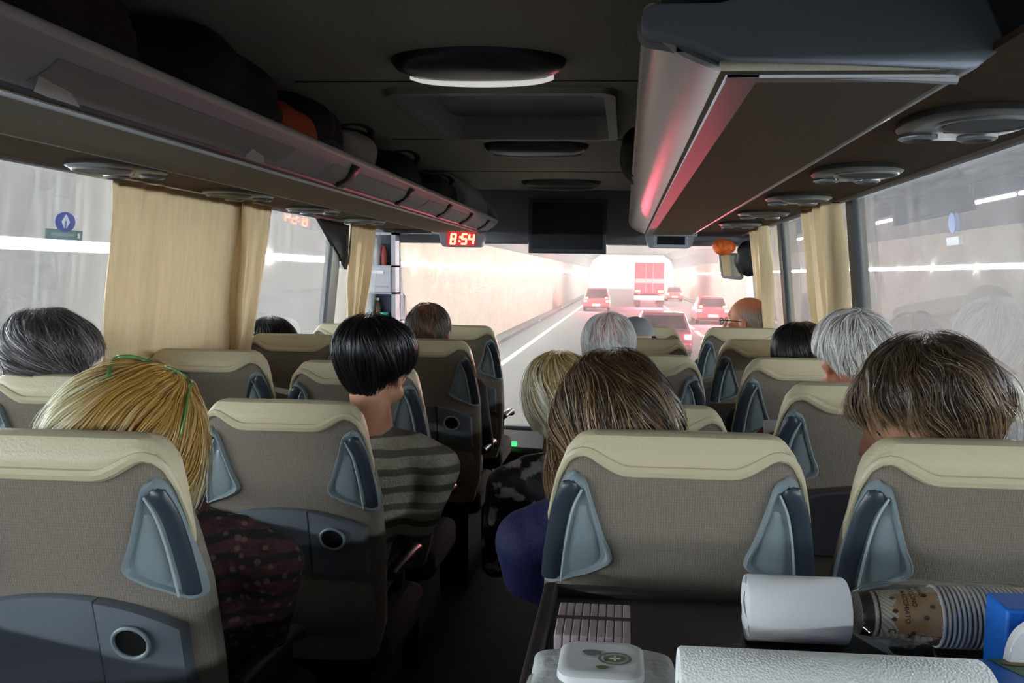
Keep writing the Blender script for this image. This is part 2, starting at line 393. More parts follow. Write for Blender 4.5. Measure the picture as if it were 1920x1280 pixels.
# dark S shaped dividers on the left rack's face
for (u, v) in ((650, 322), (757, 368), (831, 391), (873, 404), (905, 418)):
    y = atx(u, v, -.868).y; w = .035
    bm = B(); rows = []
    for k, (x, z) in enumerate(((-.826, .326), (-.845, .306), (-.868, .290), (-.894, .278), (-.920, .268))):
        dy = (-.05, -.03, .0, .0, .05)[k]
        nx, nz = .006, -.006
        rows.append([bm.verts.new((x+nx, y+dy-w, z+nz)), bm.verts.new((x+nx, y+dy+w, z+nz))])
    for k in range(4): bm.faces.new((rows[k][0], rows[k][1], rows[k+1][1], rows[k+1][0]))
    d = obj('divider', bm, MT['psudark'], RL); sd = d.modifiers.new('s', 'SOLIDIFY'); sd.thickness = .004
for (u, v) in ((105, 145), (478, 275)):      # pale slanted clips near the camera
    q = atx(u, v, -.895); y = q.y; bm = B()
    A = [(-.872, y-.075, .2845), (-.884, y+.01, .279), (-.918, y+.085, .266), (-.905, y-.045, .2715)]
    vs = [bm.verts.new((x+.0065, yy, z-.0065)) for x, yy, z in A]; bm.faces.new(vs)
    d = obj('clip', bm, MT['rackface'], RL, smooth=False); sd = d.modifiers.new('s', 'SOLIDIFY'); sd.thickness = .003
# inset panels of the left face
for k, y in enumerate(np.arange(-1.2, 3.4, 1.1)):
    prof = [(-.838, .3095), (-.852, .2975), (-.872, .286), (-.890, .278)]
    bm = B(); prism(bm, [(x+.0055, z-.0055) for x, z in prof]+[(x+.0015, z-.0015) for x, z in prof[::-1]], y+.13, y+.97)
    obj('inset_panel', bm, MT['rackgrey'], RL)
# near end cap of the right rack
cap = [(1203, 62), (1202, 45), (1208, 30), (1226, 20), (1290, 19), (1345, 18), (1375, 11), (1400, 2), (1440, -18), (1500, -40), (1800, -60), (1826, -6), (1866, 88), (1862, 100), (1812, 138), (1795, 140),
       (1600, 131), (1375, 124), (1358, 121), (1330, 108), (1300, 95), (1270, 85), (1240, 79), (1222, 78), (1208, 72)]
pts = [aty(u, v, 1.05) for u, v in cap]
bm = B(); prism(bm, [(p.x, p.z) for p in pts], 1.02, 1.055); ec = obj('end_cap', bm, MT['endcap'], RR, bev=.008)
edge = [aty(u, v, 1.05) for u, v in ((1206, 40), (1205, 58), (1214, 72), (1240, 77), (1272, 84), (1302, 94), (1332, 107), (1360, 123), (1400, 126), (1600, 133), (1800, 141))]
obj('edge_band', tube(B(), smoothpath([(p.x, 1.058, p.z-.003) for p in edge], 4), .0065, 8), MT['rackgrey'], RR)
X = mxx
bm = B(); box(bm, X(-.93)-.004, X(-.93)+.036, 1.05, 5.04, .2545, .2585); box(bm, .126, .41, 1.05, 1.075, .2540, .2585)
obj('underside_border', bm, MT['rackgrey'], RR, smooth=False)
structure('trim_15', boxB(.40, .79, 1.28, 1.30, .30, .565), MT['endcap'])
# far end caps
bm = B(); prism(bm, [(-.822, .35), (-.93, .25), (-1.25, .25), (-1.25, .30), (-1.0, .46), (-.9, .46), (-.84, .40)], 5.05, 5.08); obj('end_cap', bm, MT['endcap'], RL, bev=.008)
bm = B(); prism(bm, [(X(-.822), .35), (X(-.93), .25), (X(-1.25), .25), (X(-1.25), .42), (X(-.84), .42)], 5.05, 5.08); obj('end_cap', bm, MT['endcap'], RR, bev=.008)
# curved end box standing on the far end of the left rack
q0 = atx(845, 385, -.95); 
bm = B(); prism(bm, [(-.86, .30), (-1.2, .30), (-1.2, .555), (-1.0, .555), (-.93, .52), (-.875, .44)], 4.35, 4.98)
tag(obj('storage_box', bm, MT['endcap'], bev=.02), 'dark grey rounded box at the far end of the left luggage rack', 'box')

# service units (speaker, two air nozzles, buttons)
def service_unit(x, y, sx):
    r = empty('service_unit', (x, y, .270), None, 'overhead service unit', 'overhead service units above the seats')
    def sup(a, b, z, n=28, e=2.4): return [(x+a*math.copysign(abs(math.cos(q))**(2/e), math.cos(q)), y+b*math.copysign(abs(math.sin(q))**(2/e), math.sin(q)), z) for q in [2*math.pi*k/n for k in range(n)]]
    obj('plate', loop_loft(B(), [sup(.105, .135, .279), sup(.107, .137, .268), sup(.098, .128, .262)]), MT['psu'], r)
    obj('speaker', loop_loft(B(), [[(x+.07*math.cos(q)+.012*sx, y-.045+.062*math.sin(q), .263) for q in [2*math.pi*k/28 for k in range(28)]], [(x+.064*math.cos(q)+.012*sx, y-.045+.056*math.sin(q), .2575) for q in [2*math.pi*k/28 for k in range(28)]]]), MT['psudark'], r)
    obj('speaker_ring', tube(B(), [(x+.074*math.cos(q)+.012*sx, y-.045+.066*math.sin(q), .261) for q in [2*math.pi*k/28 for k in range(29)]], .005, 8), MT['psu'], r)
    for dx in (-.055, .05):
        nz = obj('air_nozzle', lathe(B(), [(.034, 0), (.034, -.008), (.026, -.012), (.02, -.006), (.0, -.006)], (x+dx, y+.075, .264), n=20), MT['psu'], r)
        obj('nozzle_vane', lathe(B(), [(.018, 0), (.010, -.004), (0, -.005)], (x+dx, y+.075, .2585), n=14), MT['psudark'], nz)
    for dx in (-.022, 0, .022):
        obj('button', boxB(x+dx-.006, x+dx+.006, y+.018, y+.03, .258, .264), MT['psudark'], r, bev=.002)
    return r
for k, y in enumerate((1.44, 2.10, 2.78, 3.46, 4.15)):
    ordn = ('nearest the camera', 'second from the camera', 'third from the camera', 'fourth from the camera', 'farthest from the camera')[k]
    u = service_unit(.585, y, 1); u['label'] = 'oval overhead unit with speaker and air nozzles under the right rack, '+ordn
    u = service_unit(-1.39, y, -1); u['label'] = 'oval overhead unit with speaker and air nozzles under the left rack, '+ordn

# ------------------------------------------------------------------ ceiling lamps and hatch
def ceiling_lamp(y, a, b, on, label):
    r = empty('ceiling_lamp', (CX, y, .52), label, 'ceiling lamp', 'oval lamps along the ceiling')
    n = 44; Q = [2*math.pi*j/n for j in range(n)]
    prof = [(1.0, 0), (.985, -.014), (.93, -.028), (.80, -.040), (.55, -.046), (.2, -.048)]
    obj('housing', loop_loft(B(), [[(CX+a*k*math.cos(q), y+b*k*math.sin(q), .566+h) for q in Q] for k, h in prof]), MT['lampring'], r)
    yo = y+b*.36
    prof = [(1.0, -.020), (1.0, -.040), (.90, -.046), (.5, -.0495), (.05, -.050)]
    obj('diffuser', loop_loft(B(), [[(CX+a*.84*k*math.cos(q), yo+b*.62*k*math.sin(q)*(1 if math.sin(q) > 0 else .08), .566+h) for q in Q] for k, h in prof]), MT['lampglass'] if on else MT['lampoff'], r)
ceiling_lamp(2.13, .235, .125, True, 'oval ceiling lamp with bright white diffuser, nearest the camera')
ceiling_lamp(3.50, .232, .115, False, 'unlit oval ceiling lamp between the roof hatch and the front')
ceiling_lamp(4.86, .245, .12, False, 'unlit oval ceiling lamp just before the screen')
r = empty('roof_hatch', (CX, 2.87, .55), 'recessed rectangular roof hatch with grey frame in the ceiling', 'roof hatch')
def rr(x0, x1, y0, y1, z, rad, n=6):
    out = []
    for cx, cy_, a0 in ((x1-rad, y1-rad, 0), (x0+rad, y1-rad, 90), (x0+rad, y0+rad, 180), (x1-rad, y0+rad, 270)):
        for k in range(n+1):
            q = math.radians(a0+90*k/n); out.append((cx+rad*math.cos(q), cy_+rad*math.sin(q), z))
    return out
obj('frame', loop_loft(B(), [rr(HX0-.035, HX1+.035, HY0-.035, HY1+.035, .568, .06), rr(HX0-.03, HX1+.03, HY0-.03, HY1+.03, .547, .06), rr(HX0+.005, HX1-.005, HY0+.005, HY1-.005, .547, .05), rr(HX0+.02, HX1-.02, HY0+.02, HY1-.02, .64, .05)], close=False), MT['trim'], r)
obj('lid', boxB(HX0-.02, HX1+.02, HY0-.02, HY1+.02, .638, .66), MT['fascia'], r)
obj('handle_bar', boxB(CX-.24, CX+.27, 2.62, 2.86, .618, .639), MT['black'], r, bev=.01)

# ------------------------------------------------------------------ screen, clock, small display, mirror
a, b = aty(991, 371, 5.15), aty(1137, 476, 5.15)
r = empty('screen_monitor', ((a.x+b.x)/2, 5.15, b.z), 'black flat screen hanging from the ceiling before the windscreen', 'screen')
obj('housing', boxB(a.x, b.x, 5.15, 5.20, b.z, a.z), mat('screen_housing', srgb(44, 50, 62), .5), r, bev=.008)
obj('display', boxB(a.x+.028, b.x-.028, 5.144, 5.151, b.z+.028, a.z-.03), MT['screen'], r)
obj('mount', boxB((a.x+b.x)/2-.06, (a.x+b.x)/2+.06, 5.18, 5.36, a.z-.2, a.z-.08), MT['black'], r)
def hang_box(u0, u1, v0, v1, y, name, label, cat):
    a, b = aty(u0, v0, y), aty(u1, v1, y); cx = (a.x+b.x)/2
    r = empty(name, (cx, y, b.z), label, cat); w = (b.x-a.x)/2
    bm = B(); prism(bm, [(cx-w*1.35, a.z+.02), (cx-w*1.2, a.z), (cx-w*1.02, b.z+.012), (cx-w*.9, b.z), (cx+w*.9, b.z), (cx+w*1.02, b.z+.012), (cx+w*1.2, a.z), (cx+w*1.35, a.z+.02)], y, y+.10)
    obj('housing', bm, MT['fascia'], r, bev=.006); return r, a, b, cx, w
r, a, b, cx, w = hang_box(828, 902, 432, 463, 5.00, 'digital_clock', 'red digital clock reading 8:54 under the left luggage rack', 'clock')
a, b = aty(838, 435, 4.995), aty(891, 461, 4.995)
obj('display', boxB(a.x, b.x, 4.992, 5.01, b.z, a.z), MT['ledback'], r)
SEG = {'8': 'abcdefg', '5': 'acdfg', '4': 'bcfg'}
def digit(bm, ch, x, z, w, h, t, y):
    sl = .12*h
    S = {'a': (0, h, w, h), 'd': (0, 0, w, 0), 'g': (0, h/2, w, h/2), 'f': (0, h/2, 0, h), 'b': (w, h/2, w, h), 'e': (0, 0, 0, h/2), 'c': (w, 0, w, h/2)}
    for k in SEG[ch]:
        x0, z0, x1, z1 = S[k]; 
        if z0 == z1: box(bm, x+x0+z0/h*sl-t*.2, x+x1+z0/h*sl+t*.2, y-.003, y, z+z0-t/2, z+z0+t/2)
        else:
            q0, q1 = x+x0+z0/h*sl, x+x0+z1/h*sl
            hexa(bm, [(q0-t/2, y-.003, z+z0), (q0+t/2, y-.003, z+z0), (q0+t/2, y, z+z0), (q0-t/2, y, z+z0), (q1-t/2, y-.003, z+z1), (q1+t/2, y-.003, z+z1), (q1+t/2, y, z+z1), (q1-t/2, y, z+z1)])
hh = (a.z-b.z)*.70; zb = b.z+(a.z-b.z)*.15; W_ = b.x-a.x
for ch, fx in (('8', .13), ('5', .52), ('4', .77)):
    bm = B(); digit(bm, ch, a.x+W_*fx, zb, W_*.155, hh, .011, 4.991); obj('digit', bm, MT['led'], r, smooth=False)
bm = B()
for fz in (.28, .7): box(bm, a.x+W_*.405+fz*.01, a.x+W_*.405+fz*.01+.011, 4.988, 4.991, zb+hh*fz-.006, zb+hh*fz+.006)
obj('colon', bm, MT['led'], r, smooth=False)
r, a, b, cx, w = hang_box(1216, 1296, 436, 465, 5.09, 'display_box', 'grey display housing with dark screen under the right rack', 'display')
a, b = aty(1232, 443, 5.09), aty(1284, 459, 5.09)
obj('display', boxB(a.x, b.x, 5.083, 5.095, b.z, a.z), MT['screen'], r)
obj('frame', boxB(a.x-.022, b.x+.022, 5.086, 5.10, b.z-.02, a.z+.02), MT['endcap'], r, bev=.006)

r = empty('rear_view_mirror', (.70, 5.2, .0), 'large grey rear-view mirror hanging at the top right of the windscreen', 'mirror')
a, b = aty(1349, 474, 5.2), aty(1397, 525, 5.2)
bm = B(); prism(bm, [(a.x-.01, a.z), (b.x-.03, a.z), (b.x, a.z-.05), (b.x-.01, b.z+.01), (b.x-.03, b.z), (a.x+.03, b.z+.01), (a.x+.015, b.z+.03)], 5.2, 5.24); obj('housing', bm, MT['rackgrey'], r, bev=.008)
bm = B(); prism(bm, [(a.x+.006, a.z-.012), (b.x-.04, a.z-.012), (b.x-.03, b.z+.022), (a.x+.028, b.z+.025)], 5.192, 5.205)
obj('mirror_glass', bm, mat('mirror_glass', srgb(200, 200, 195), .08, metal=.9), r)
obj('arm', tube(B(), smoothpath([(.74, 5.22, .10), (.80, 5.26, .18), (.83, 5.34, .24)], 4), .014), MT['black'], r)
c = aty(1357, 462, 5.12); tag(obj('orange_hat', lump(B(), (c.x, 5.12, c.z), (.072, .06, .052), .18, 9, seed=2), mat('orange_cloth', srgb(226, 104, 34), .7, var=(40, .4))), 'orange patterned hat hanging above the rear-view mirror', 'hat')
c = aty(1405, 485, 5.15); tag(obj('hanging_bag', lump(B(), (c.x, 5.15, c.z), (.075, .05, .115), .22, 8, seed=4, sq=2.6), MT['black']), 'black bag hanging beside the rear-view mirror', 'bag')
c = aty(1418, 498, 5.09); tag(obj('yellow_tag', lump(B(), (c.x, 5.09, c.z), (.022, .015, .035), .1, 8, sub=2), mat('ochre', srgb(176, 146, 84), .7)), 'small ochre tag on the black bag by the mirror', 'tag')

# ------------------------------------------------------------------ crew cabinet at the front left
A_, B_ = aty(690, 432, 5.05), aty(742, 640, 5.05)
x0, x1 = A_.x+.005, B_.x; z1, z0 = .255, -.75
r = empty('crew_cabinet', ((x0+x1)/2, 5.2, z0), 'tall slim grey cabinet with open niches left of the windscreen', 'cabinet')
zz = [aty(715, v, 5.05).z for v in (440, 497, 551, 600)]
bm = B(); box(bm, x0, x0+.012, 5.05, 5.16, z0, z1); box(bm, x1-.028, x1, 5.05, 5.16, z0, z1); box(bm, x0, x1, 5.145, 5.16, z0, z1)
box(bm, x0, x1, 5.05, 5.16, zz[0], z1); box(bm, x0, x1, 5.05, 5.16, zz[1]-.012, zz[1]); box(bm, x0, x1, 5.05, 5.34, z0, zz[3]-.01)
box(bm, x0, x1, 5.05, 5.16, zz[2], zz[2]+.012)
obj('body', bm, mat('cabinet_grey', srgb(168, 168, 176), .5), r, smooth=False)
bm = B(); box(bm, x0+.014, x1-.03, 5.135, 5.144, zz[3]-.008, zz[0]); obj('back_panel', bm, mat('niche_back', srgb(44, 56, 72), .6), r)
d = obj('drawer', boxB(x0+.012, x1-.028, 5.04, 5.13, zz[2]+.012, zz[1]-.012), mat('drawer_grey', srgb(184, 184, 190), .45), r, bev=.004)
zc = (zz[1]+zz[2])/2
obj('drawer_label', boxB(x0+.022, x0+.10, 5.036, 5.042, zz[1]-.055, zz[1]-.035), MT['white'], d)
obj('drawer_handle', boxB(x0+.025, x1-.05, 5.034, 5.041, zc-.05, zc-.04), MT['trim'], d)
def bottle(x, y, z, rad, h, M, capM, label):
    t = obj('bottle', lathe(B(), [(rad*.9, 0), (rad, .006), (rad, h*.55), (rad*.85, h*.68), (rad*.38, h*.82), (rad*.36, h*.92)], (x, y, z), n=18), M)
    tag(t, label, 'bottle', 'bottles in the crew cabinet')
    obj('cap', lathe(B(), [(rad*.45, h*.90), (rad*.45, h), (0, h)], (x, y, z), n=14), capM, t)
clear = mat('clear_bottle', srgb(230, 233, 235), .15); red_ = mat('red_label', srgb(170, 70, 66), .4); teal = mat('teal_plastic', srgb(60, 190, 180), .4)
bottle(x0+.036, 5.09, zz[1], .024, zz[0]-zz[1]-.02, clear, MT['white'], 'clear bottle with white cap in the upper cabinet niche')
bottle(x0+.082, 5.105, zz[1], .020, (zz[0]-zz[1])*.72, red_, MT['black'], 'dark reddish bottle beside the clear one in the upper niche')
bottle(x0+.040, 5.10, zz[3]-.01, .022, (zz[2]-zz[3])*.9, mat('brown_bottle', srgb(96, 74, 60), .3), MT['white'], 'brown bottle in the lower cabinet niche')
tag(obj('teal_tub', lathe(B(), [(.026, 0), (.03, .05), (.03, .06), (0, .06)], (x0+.085, 5.095, zz[3]-.01), n=18), teal), 'small teal tub in the lower cabinet niche', 'tub')
c = aty(750, 580, 5.9)
r = empty('wing_mirror', (-1.86, 6.1, -.5), 'dark exterior wing mirror seen past the left cabinet', 'wing mirror')
c = aty(748, 580, 6.05)
obj('housing', lump(B(), (c.x-.03, 6.05, c.z-.02), (.085, .05, .15), .0, sq=5), MT['black'], r)
obj('mirror_glass', boxB(c.x-.09, c.x+.03, 5.99, 6.0, c.z-.10, c.z+.08), mat('wing_glass', srgb(160, 165, 170), .1, metal=.8), r)
obj('arm', tube(B(), [(c.x-.03, 6.05, c.z+.1), (c.x, 5.8, c.z+.4), (-1.66, 5.6, c.z+.45)], .02), MT['black'], r)

# ------------------------------------------------------------------ curtains
def curtain(label, side, y0, y1, z1, z0, folds, amp, taper=(1, 1), ph=0, x_in=.03, M=None, shift=0):
    X = (lambda x: x) if side == 'L' else mxx
    ny, nz = folds*10, 26; rows = []; bm = B()
    for i in range(nz+1):
        t = i/nz; z = z1+(z0-z1)*t
        k = interp(t, [0, .55, .8, 1], [1, (1+taper[0])/2, taper[0], taper[1]])
        yc = (y0+y1)/2+shift*t; row = []
        for j in range(ny+1):
            s = j/ny; y = yc+(s-.5)*(y1-y0)*k
            a = amp*(.55+.45*math.sin(s*7+ph))*(1+.25*math.sin(3*t+s*5))*(1+.8*math.sin(s*17+ph*2))
            x = gx(z)+x_in+a*math.sin(2*math.pi*folds*s+ph+.5*math.sin(2.2*t+s*3))
            row.append(bm.verts.new((X(x), y+.006*math.sin(9*t+11*s), z)))
        rows.append(row)
    for i in range(nz):
        for j in range(ny): bm.faces.new((rows[i][j], rows[i][j+1], rows[i+1][j+1], rows[i+1][j]))
    o = obj('curtain', bm, M or MT['curtain']); sd = o.modifiers.new('s', 'SOLIDIFY'); sd.thickness = .004
    tag(o, label, 'curtain', 'window curtains'); return o
curtain('wide cream curtain drawn across the left window pillar', 'L', 2.27, 3.10, .272, -.47, 6, .013, (1.0, 1.0), 1.0, .035)
curtain('narrow cream curtain gathered behind the wide left curtain', 'L', 3.05, 3.34, .272, -.47, 4, .026, (.6, .5), .4, .05, shift=-.05)
curtain('cream curtain tied back at the left front window by the cabinet', 'L', 4.33, 4.72, .272, -.40, 4, .024, (.5, .6), 2., .05)
curtain('cream pleated curtain tied back at the middle right window', 'R', 2.86, 3.38, .272, -.36, 6, .028, (.72, .6), .3, .05, shift=-.05)
curtain('pale cream curtain at the front right window by the mirror', 'R', 4.16, 4.66, .272, -.36, 5, .026, (.75, .55), .9, .05)

# window stickers
def sticker(label, u, v, side, hw, hh, col, inner, oval):
    x = gx(.1)+.004 if side == 'L' else mxx(gx(.1)+.004)
    c = atx(u, v, x); x = (gx(c.z)+.004) if side == 'L' else mxx(gx(c.z)+.004); c = atx(u, v, x); bm = B(); n = 24
    nx = .004 if side == 'L' else -.004
    if oval: pts = [(c.y+hw*math.cos(2*math.pi*k/n), c.z+hh*math.sin(2*math.pi*k/n)) for k in range(n)]
    else: pts = [(c.y-hw, c.z-hh), (c.y+hw, c.z-hh), (c.y+hw, c.z+hh), (c.y-hw, c.z+hh)]
    lean = lambda z: (gx(z)-gx(c.z)) if side == 'L' else -(gx(z)-gx(c.z))
    loop_loft(bm, [[(x+lean(z), y, z) for y, z in pts], [(x+nx*.4+lean(z), y, z) for y, z in pts]])
    o = tag(obj('window_sticker', bm, mat('sticker', col, .5), smooth=False), label, 'sticker')
    for poly, M in inner:
        bm = B(); loop_loft(bm, [[(x+nx*.4+lean(c.z+z*hh), c.y+y*hw, c.z+z*hh) for y, z in poly], [(x+nx*.6+lean(c.z+z*hh), c.y+y*hw, c.z+z*hh) for y, z in poly]])
        obj('emblem', bm, M, o, smooth=False)
SW = mat('sticker_white', srgb(205, 214, 232), .5)
sticker('round blue sticker with a white drop emblem on the left window', 122, 416, 'L', .040, .028, srgb(48, 62, 150), [([(-.12, -.65), (.12, -.65), (.42, .0), (.12, .62), (0, .78), (-.12, .62), (-.42, .0)], SW), ([(-.10, -.7), (.10, -.7), (.10, .1), (-.10, .1)], mat('sticker_blue', srgb(48, 62, 150), .5))], True)
sticker('small grey-green rectangular sticker below the round one', 120, 440, 'L', .074, .014, srgb(92, 118, 124), [([(-.75, -.35), (.55, -.35), (.55, .35), (-.75, .35)], mat('sticker_pale', srgb(120, 145, 152), .5)), ([(.72, -.5), (.84, -.5), (.84, .5), (.72, .5)], SW)], False)
sticker('pale blue oval sticker high on the right window', 1786, 418, 'R', .022, .024, srgb(150, 168, 214), [], True)
sticker('blank white label on the right window under the oval sticker', 1787, 452, 'R', .036, .010, srgb(226, 228, 232), [], False)
# ------------------------------------------------------------------ tunnel outside
RZ = -2.67; TX0, TX1, TY0, TY1, TZ = -5.25, 7.15, -26, 118, 3.0
structure('road', boxB(TX0, TX1, TY0, 160, RZ-.2, RZ), MT['road'])
structure('tunnel_wall_left', boxB(TX0-.3, TX0, TY0, TY1, RZ, 1.05), MT['tunnel'])
structure('tunnel_wall_right', boxB(TX1, TX1+.3, TY0, TY1, RZ, 1.05), MT['tunnel'])
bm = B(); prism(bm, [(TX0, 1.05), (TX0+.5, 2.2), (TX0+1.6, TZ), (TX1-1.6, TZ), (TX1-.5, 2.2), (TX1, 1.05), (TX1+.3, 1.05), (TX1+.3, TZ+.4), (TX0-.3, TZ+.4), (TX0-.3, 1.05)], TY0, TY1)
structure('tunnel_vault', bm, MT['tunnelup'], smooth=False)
structure('sky_block_wall', boxB(TX0-.3, TX1+.3, TY0-.2, TY0, RZ, TZ+.4), MT['tunnelup'])  # unseen wall added across the tunnel to keep sky light out
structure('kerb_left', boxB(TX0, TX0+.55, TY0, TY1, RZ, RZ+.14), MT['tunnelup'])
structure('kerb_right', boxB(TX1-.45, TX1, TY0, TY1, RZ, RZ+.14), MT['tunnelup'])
tag(obj('edge_line', boxB(-3.70, -3.52, TY0, 150, RZ, RZ+.004), MT['roadline']), 'continuous white line along the left edge of the road', 'road marking')
y = 8.0; first = None
while y < 110:
    if first is None:
        first = tag(obj('lane_dash', boxB(3.42, 3.60, y, y+3.2, RZ, RZ+.004), MT['roadline']), 'white dash of the lane line between bus lane and right lane', 'road marking', 'white lane dashes')
    else:
        c = first.copy(); COL.objects.link(c); WL[c] = Vector((3.51, y+1.6, RZ)); c.location = WL[c]
    y += 4.6
def tunnel_lamps(x, z, pitch, ln, y0, y1, label, group, first_y):
    sx = 1 if x < 0 else -1
    r = empty('tunnel_lamp', (x, first_y, z), label, 'tunnel lamp', group)
    obj('tube', tube(B(), [(x+sx*.055, first_y-ln/2, z), (x+sx*.055, first_y+ln/2, z)], .030, 10), MT['tube'], r)
    bm = B(); a0, a1 = min(x, x+sx*.02), max(x, x+sx*.02); box(bm, a0, a1, first_y-ln/2-.03, first_y+ln/2+.03, z-.055, z+.055)
    a0, a1 = min(x, x+sx*.076), max(x, x+sx*.076)
    box(bm, a0, a1, first_y-ln/2-.03, first_y+ln/2+.03, z+.048, z+.056); box(bm, a0, a1, first_y-ln/2-.03, first_y+ln/2+.03, z-.056, z-.048)
    obj('reflector', bm, MT['white'], r, smooth=False)  # channel lips added to keep the tube's direct light off its own wall
    k = math.floor((y0-first_y)/pitch)
    yy = first_y+k*pitch
    while yy < y1:
        if abs(yy-first_y) > .1:
            c = copy_tree(r); c.location = (x, yy, z); WL[c] = Vector(c.location)
        yy += pitch
tunnel_lamps(TX0, .20, 2.72, 2.5, -20, 112, 'long white tube lamp in the row along the left tunnel wall', 'tube lamps on the left tunnel wall', 7.30)
tunnel_lamps(TX1, .27, 2.30, 2.15, -20, 112, 'long white tube lamp in the row along the right tunnel wall', 'tube lamps on the right tunnel wall', 15.6)
for u, v in ((1013, 604), (1055, 577)):
    c = atx(u, v, -4.62); 
    tag(obj('reflector_post', boxB(-4.70, -4.62, c.y-.04, c.y+.04, RZ+.14, c.z+.1), MT['white']), 'small white reflector on the left kerb, '+('nearer the bus' if v > 590 else 'farther from the bus'), 'reflector')

def car(cx, y, w, h, ln, paint, label, tails, amber=False, plate=True):
    r = empty('car', (cx, y+ln/2, RZ), label, 'car')
    Yp = [0, .03, .10, .30, .55, .68, .80, 1.0]
    # body loft: rear deck, belt, bonnet
    def sect(yf, wb, zb, zt):
        x = w/2*wb
        return [(cx-x, y+ln*yf, RZ+zb), (cx-x*1.0, y+ln*yf, RZ+zb+(zt-zb)*.5), (cx-x*.94, y+ln*yf, RZ+zt), (cx+x*.94, y+ln*yf, RZ+zt), (cx+x, y+ln*yf, RZ+zb+(zt-zb)*.5), (cx+x, y+ln*yf, RZ+zb)]
    bm = loop_loft(B(), [sect(0, .92, .34, .86), sect(.02, .98, .26, .93), sect(.12, 1, .22, .95), sect(.5, 1, .22, .94), sect(.75, 1, .22, .90), sect(.95, .96, .24, .76), sect(1, .86, .32, .66)])
    obj('body', bm, paint, r, bev=.04)
    def cab(yf, wt, z): return [(cx-w/2*wt, y+ln*yf, RZ+z), (cx+w/2*wt, y+ln*yf, RZ+z)]
    bm = B(); hexa(bm, [cab(.10, .94, .93)[0], cab(.10, .94, .93)[1], cab(.72, .94, .90)[1], cab(.72, .94, .90)[0], cab(.20, .74, h)[0], cab(.20, .74, h)[1], cab(.52, .74, h)[1], cab(.52, .74, h)[0]])
    obj('roof', bm, paint, r, bev=.06)
    bm = B(); hexa(bm, [(cx-w*.40, y+ln*.105-.02, RZ+.97), (cx+w*.40, y+ln*.105-.02, RZ+.97), (cx+w*.40, y+ln*.12, RZ+.97), (cx-w*.40, y+ln*.12, RZ+.97), (cx-w*.335, y+ln*.188-.02, RZ+h-.09), (cx+w*.335, y+ln*.188-.02, RZ+h-.09), (cx+w*.335, y+ln*.2, RZ+h-.09), (cx-w*.335, y+ln*.2, RZ+h-.09)])
    obj('rear_window', bm, MT['carglass'], r, smooth=False)
    for s in (-1, 1):
        obj('tail_light', boxB(cx+s*w*.40-.11, cx+s*w*.40+.11, y-.04, y+.12, RZ+.68, RZ+.84), MT['redlight'] if tails else MT['amber'], r, bev=.03)
        if amber: obj('turn_light', boxB(cx+s*w*.36-.08, cx+s*w*.36+.08, y+ln*.06, y+ln*.1, RZ+.95, RZ+1.03), MT['amber'], r, bev=.02)
        for f in (.2, .8):
            obj('wheel', lathe(B(), [(.0, -.1), (.24, -.1), (.31, -.08), (.31, .08), (.24, .1), (0, .1)], (cx+s*w*.44, y+ln*f, RZ+.31), axis='x', n=20), MT['tyre'], r)
    obj('bumper', boxB(cx-w*.46, cx+w*.46, y-.08, y+.15, RZ+.34, RZ+.56), paint, r, bev=.05)
    if plate: obj('number_plate', boxB(cx-.27, cx+.27, y-.095, y-.08, RZ+.42, RZ+.54), MT['plateglow'], r)
    return r
car(4.95, 44.5, 1.85, 1.52, 4.4, MT['carred'], 'red car with lit tail lamps ahead in the right lane', True, True)
car(1.28, 25.0, 1.85, 1.48, 4.5, MT['cardark'], 'wine red car directly ahead of the bus, mostly behind the seats', True)
c = aty(1265, 562, 84); car(c.x, 84, 1.8, 1.5, 4.3, MT['carred'], 'distant red car beside the truck in the right lane', False)
c = aty(1118, 566, 58); car(c.x, 58, 2.0, 1.7, 4.6, MT['carred'], 'reddish car ahead to the left of the truck with a yellow lamp', True, True)
# truck
r = empty('truck', (2.05, 70, RZ), 'tall truck ahead of the bus, red light wash coloured into its rear doors', 'truck')
ty = 67.0; tx0, tx1, tz1 = .80, 3.30, 1.09
obj('cargo_box', boxB(tx0, tx1, ty+.05, ty+10, RZ+1.15, tz1), MT['truckredwash'], r, bev=.03)
for s in (0, 1):
    d = obj('rear_door', boxB(tx0+.06+s*1.2, tx0+1.24+s*1.2, ty, ty+.06, RZ+1.2, tz1-.06), MT['truckredwash'], r, bev=.02)
    obj('door_bar', tube(B(), [(tx0+.95+s*.6, ty-.03, RZ+1.25), (tx0+.95+s*.6, ty-.03, tz1-.1)], .025, 8), MT['trim'], d)
obj('pale_band', boxB(tx0+.05, tx1-.05, ty-.02, ty+.0, RZ+2.05, RZ+2.40), mat('pale_pink', srgb(240, 170, 175), .5), r)
obj('bumper', boxB(tx0, tx1, ty-.12, ty+.1, RZ+.62, RZ+.98), mat('truck_bumper', srgb(245, 235, 225), .5), r, bev=.02)
obj('number_plate', boxB(tx0+.9, tx1-.9, ty-.15, ty-.12, RZ+.66, RZ+.82), MT['plateglow'], r)
for s in (tx0+.28, tx1-.28):
    obj('marker_lamp', boxB(s-.2, s+.2, ty-.06, ty, RZ+1.28, RZ+1.42), MT['amber'], r, bev=.03)
    obj('tail_lamp', boxB(s-.2, s+.2, ty-.16, ty-.12, RZ+.72, RZ+.92), MT['redlight'], r, bev=.03)
    obj('mud_flap', boxB(s-.25, s+.25, ty+.3, ty+.32, RZ+.1, RZ+.7), MT['tyre'], r)
    for yy in (1.2, 2.5, 9): obj('wheel', lathe(B(), [(0, -.22), (.4, -.22), (.5, -.18), (.5, .18), (.4, .22), (0, .22)], (s, ty+yy, RZ+.5), axis='x', n=22), MT['tyre'], r)
